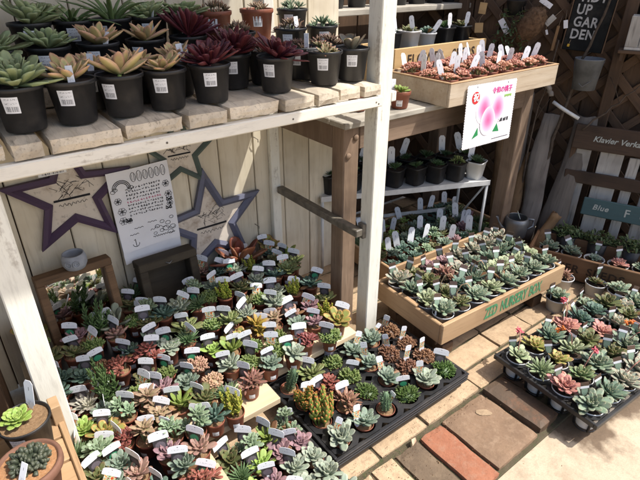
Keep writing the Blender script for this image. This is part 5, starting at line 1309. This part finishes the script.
# pots behind, on the shelving and on the second seed crate
for i in range(5):
    potted(1.555+.07+i*.115, 1.651, BZ+.1198, ['hw', 'ol', 'tu', 'hw', 'ol'][i], ['sqb', 'sqw', 'zw', 'sqb', 'sqb'][i], f"{['dark spiky', 'olive', 'teal', 'dark spiky', 'olive'][i]} succulent in {['square black', 'square white', 'milky', 'square black', 'square black'][i]} pot on the tan seed crate", 'pots on the tan seed crate', 'V', sticker=False, tagoff=-1.6)
for i in range(7):
    potted(1.52+i*.13, 1.90, 1.1405, 'hw', 'black', 'dark spiky haworthia in black pot on the upper plank of the shelving', 'black pots on the shelving', None, sticker=False)

# ---- left foreground: terracotta bowl, black pots
bowl = empty('potted_succulent', T((-.055, .865, CZ+.001)), 'dark glassy haworthia cluster in a brown clay bowl on the crate', 'succulent')
MB().lathe([(.040, 0), (.042, .003), (.052, .070), (.058, .072), (.061, .076), (.061, .090), (.058, .093), (.053, .092), (.051, .083), (0, .081)], 36).build('pot', M['clay'], bowl)
obj('soil', soil_mesh(.052, M['orange_gravel'], 3), bowl, T((0, 0, .087)))
co, ou, lm_, nm_ = variety('hv', 0); obj(nm_, co, bowl, T((.004, .004, .087)) @ SC(.95))
obj('plant_tag', TAGS['W'][0], bowl, T((-.02, -.038, .085)) @ RZ(FACE-.4) @ RX(-.5))
def bigblack(x, y, key, soilm, lab, st=True):
    r_ = empty('potted_succulent', T((x, y, CZ+.001)), lab, 'succulent')
    p = obj('pot', POTS['black']['mesh'], r_)
    obj('soil', soil_mesh(.047, soilm, 5), r_, T((0, 0, .082)))
    obj('price_sticker', POTS['black']['st'], p, RZ(-math.pi/2+FACE+.1))
    c_, o_, l_, n_ = variety(key, 1); q = obj(n_, c_, r_, T((-.012, .005, .084)))
    for m_ in o_: obj('leaf', l_, q, m_)
    obj('plant_tag', TAGS['H'][0], r_, T((.018, .03, .08)) @ RZ(FACE-.3) @ RX(-.2) @ SC(.7))
bigblack(-.040, .995, 'le', M['gravel'], 'lime green ruffled rosette in black pot on the slatted crate')
bigblack(-.150, 1.005, 'pk', M['gravel'], 'dusty pink rosette in black pot on the slatted crate')
bigblack(-.165, .880, 'ol', M['gravel'], 'olive green rosette in black pot on the slatted crate')

# pink flower stalks arching out of the carry tray
fl_pink = plain('flower_pink', (.60, .11, .14), .6, .3, .2); fl_or = plain('flower_orange', (.62, .16, .03), .6, .3, .2); stalk = plain('stalk_pink', (.42, .19, .15), .6, .3, .1)
def flower_stalk(parent, pts, m, n=7, seed=0):
    rr = random.Random(seed); P = [Vector(p) for p in pts]; q = []
    for i in range(len(P)-1):
        for k in range(5):
            q.append(P[i].lerp(P[i+1], k/5))
    q.append(P[-1])
    st_ = MB().tube(q, .0017, 6).build('flower_stalk', stalk, parent)
    fb = MB()
    for k in range(n):
        p = q[-1-(k % 6)]+Vector((rr.uniform(-1, 1), rr.uniform(-1, 1), rr.uniform(-1, .6)))*.006
        for a in range(4): leaf_geo(fb, T(p) @ RZ(a*1.57+rr.random()) @ RY(-R(rr.uniform(-60, 30))) @ SC(.010), 'fat', .55, .3, .1, ts=TS2)
    fb.build('flower', m, st_)
tr = [o for o in bpy.data.objects if o.get('group') == 'rosettes in the carry tray']
for i, (idx, dx, dy, h, m) in enumerate([(3, .06, .05, .09, fl_pink), (5, .09, .01, .10, fl_pink), (8, .10, -.02, .10, fl_pink), (10, -.02, .06, .11, fl_or), (15, .05, .06, .13, fl_pink), (17, .05, -.05, .10, fl_or), (21, -.05, .04, .10, fl_or)]):
    if idx < len(tr): flower_stalk(tr[idx], [(.01, .01, .08), (dx*.3, dy*.3, .08+h*.6), (dx*.7, dy*.7, .08+h*.75), (dx, dy, .08+h*.6)], m, 8, i)
# pale arched twigs with pots of the nursery box and the trailing pink plant
zt_ = [o for o in bpy.data.objects if o.get('group') == 'rosettes in the nursery box']
for i, idx in enumerate((4, 5, 13, 16)):
    if idx < len(zt_):
        MB().tube([(0, .01, .07), (.0, .02, .12), (.015, .015, .15), (.035, .005, .155), (.045, -.005, .135)], .0022, 7).build('flower_stalk', M['twine'], zt_[idx])

# ivy-like greenery under the teal sign and the small weeds in the paving
gm = leafmat('shade_greenery', (.05, .09, .03), (.07, .11, .04), (.12, .12, .05), None, 0)
for j, (s_, lab) in enumerate(((.16, 'low green groundcover clump under the teal sign end'), (.30, 'low green groundcover clump below the teal lettering'), (.44, 'low olive groundcover clump beyond the teal lettering'))):
    rr = random.Random(j); mb = MB()
    for k in range(170):
        a = rr.random()*6.28; q = .075*math.sqrt(rr.random()); z = rr.random()*.07*(1-q/.11)
        leaf_geo(mb, T((q*math.cos(a), q*.6*math.sin(a), .05+z)) @ RZ(rr.random()*6.28) @ RY(-R(rr.uniform(-10, 70))) @ SC(rr.uniform(.015, .028)), 'wedge', .5, .1, .0, ts=TS2)
    r_ = empty('shade_plant', FM @ T((s_, -.255, .075)), lab, 'plant', 'greenery below the teal sign')
    mb.build('foliage', gm, r_)
    MB().lathe([(.04, -.093), (.05, .055), (.046, .055), (0, .045)], 16).build('pot', M['black'], r_)

# trailing greenery hung high on the lattice beside the nest
rr = random.Random(77); hp = MB(); vine = MB()
for v_ in range(7):
    a0 = Vector((rr.uniform(-.05, .05), -.02, .10)); p = a0.copy(); path = [p.copy()]
    for k in range(9):
        p = p+Vector((rr.uniform(-.018, .018), rr.uniform(-.010, .004), -rr.uniform(.012, .026))); path.append(p.copy())
        for m_ in range(3): leaf_geo(hp, T(p) @ RZ(rr.random()*6.28) @ RY(-R(rr.uniform(-60, 30))) @ SC(rr.uniform(.014, .026)), 'wedge', .55, .06, -.1, ts=TS2)
    vine.tube(path, .0012, 5)
vr = empty('hanging_plant', FM @ T((-.305, -.075, 1.04)), 'dark trailing vine hung on the lattice beside the coir nest', 'plant')
hp.build('foliage', gm, vr); vine.build('stem', M['bark'], vr)
MB().lathe([(.035, 0), (.045, .06), (.048, .062), (.043, .062), (0, .05)], 16, T((0, 0, .06))).build('pot', M['black'], vr)
MB().tube([(0, .04, .11), (0, .078, .14)], .002, 6).build('hanger', M['zinc'], vr)

# ---- labels: tell look-alikes apart by the plant next to them
SHORT = dict(ag='green aeonium', pe='peach-edged rosette', dr='burgundy aeonium', gs='grey-pink clump', md='lime-centred cluster', bs='blue-green spikes', pp='paddle plant', ar='arching plant',
             up='upright crassula', sl='silvery plant', ol='olive rosette', fr='stacked rosettes', tu='teal rosette', bg='blue-green rosette', bw='frosted rosette', bz='jade rosette', bx='pink-margined rosette',
             by='pointed rosette', bv='mint rosette', hz='spiky rosette', gz='green rosette', pz='salmon rosette', yz='yellow-green rosette', gr='cupped rosette', li='lime rosette', pk='pink rosette', pu='mauve rosette',
             pg='pink-green graptosedum', og='orange-rimmed rosette', ye='golden cluster', ys='yellow-green sprigs', sg='sedum mound', ms='moss-like cushion', br='brown clump', pb='pink-beige clump', rd='red-brown cluster',
             rs='reddish rosettes', ug='glossy rosette', jb='jelly-bean sedum', ck='cactus column', ht='haworthia tuft', hw='haworthia', hy='yellow-green clump', sw='silver-white rosette', cu='copper kalanchoe', pi='pink sedum', hv='haworthia bowl', le='lime rosette')
bylab = {}
for q in ALLP: bylab.setdefault(q[0]['label'], []).append(q)
for lab, qs in bylab.items():
    if len(qs) < 2: continue
    for (o, x, y, k, gname) in qs:
        nb = sorted((math.hypot(x-b[1], y-b[2]), b[3]) for b in ALLP if b[4] == gname and b[3] != k)
        if nb and nb[0][0] < .14:
            new = lab+', beside '+SHORT[nb[0][1]]
            if len(new.split()) <= 16: o['label'] = new
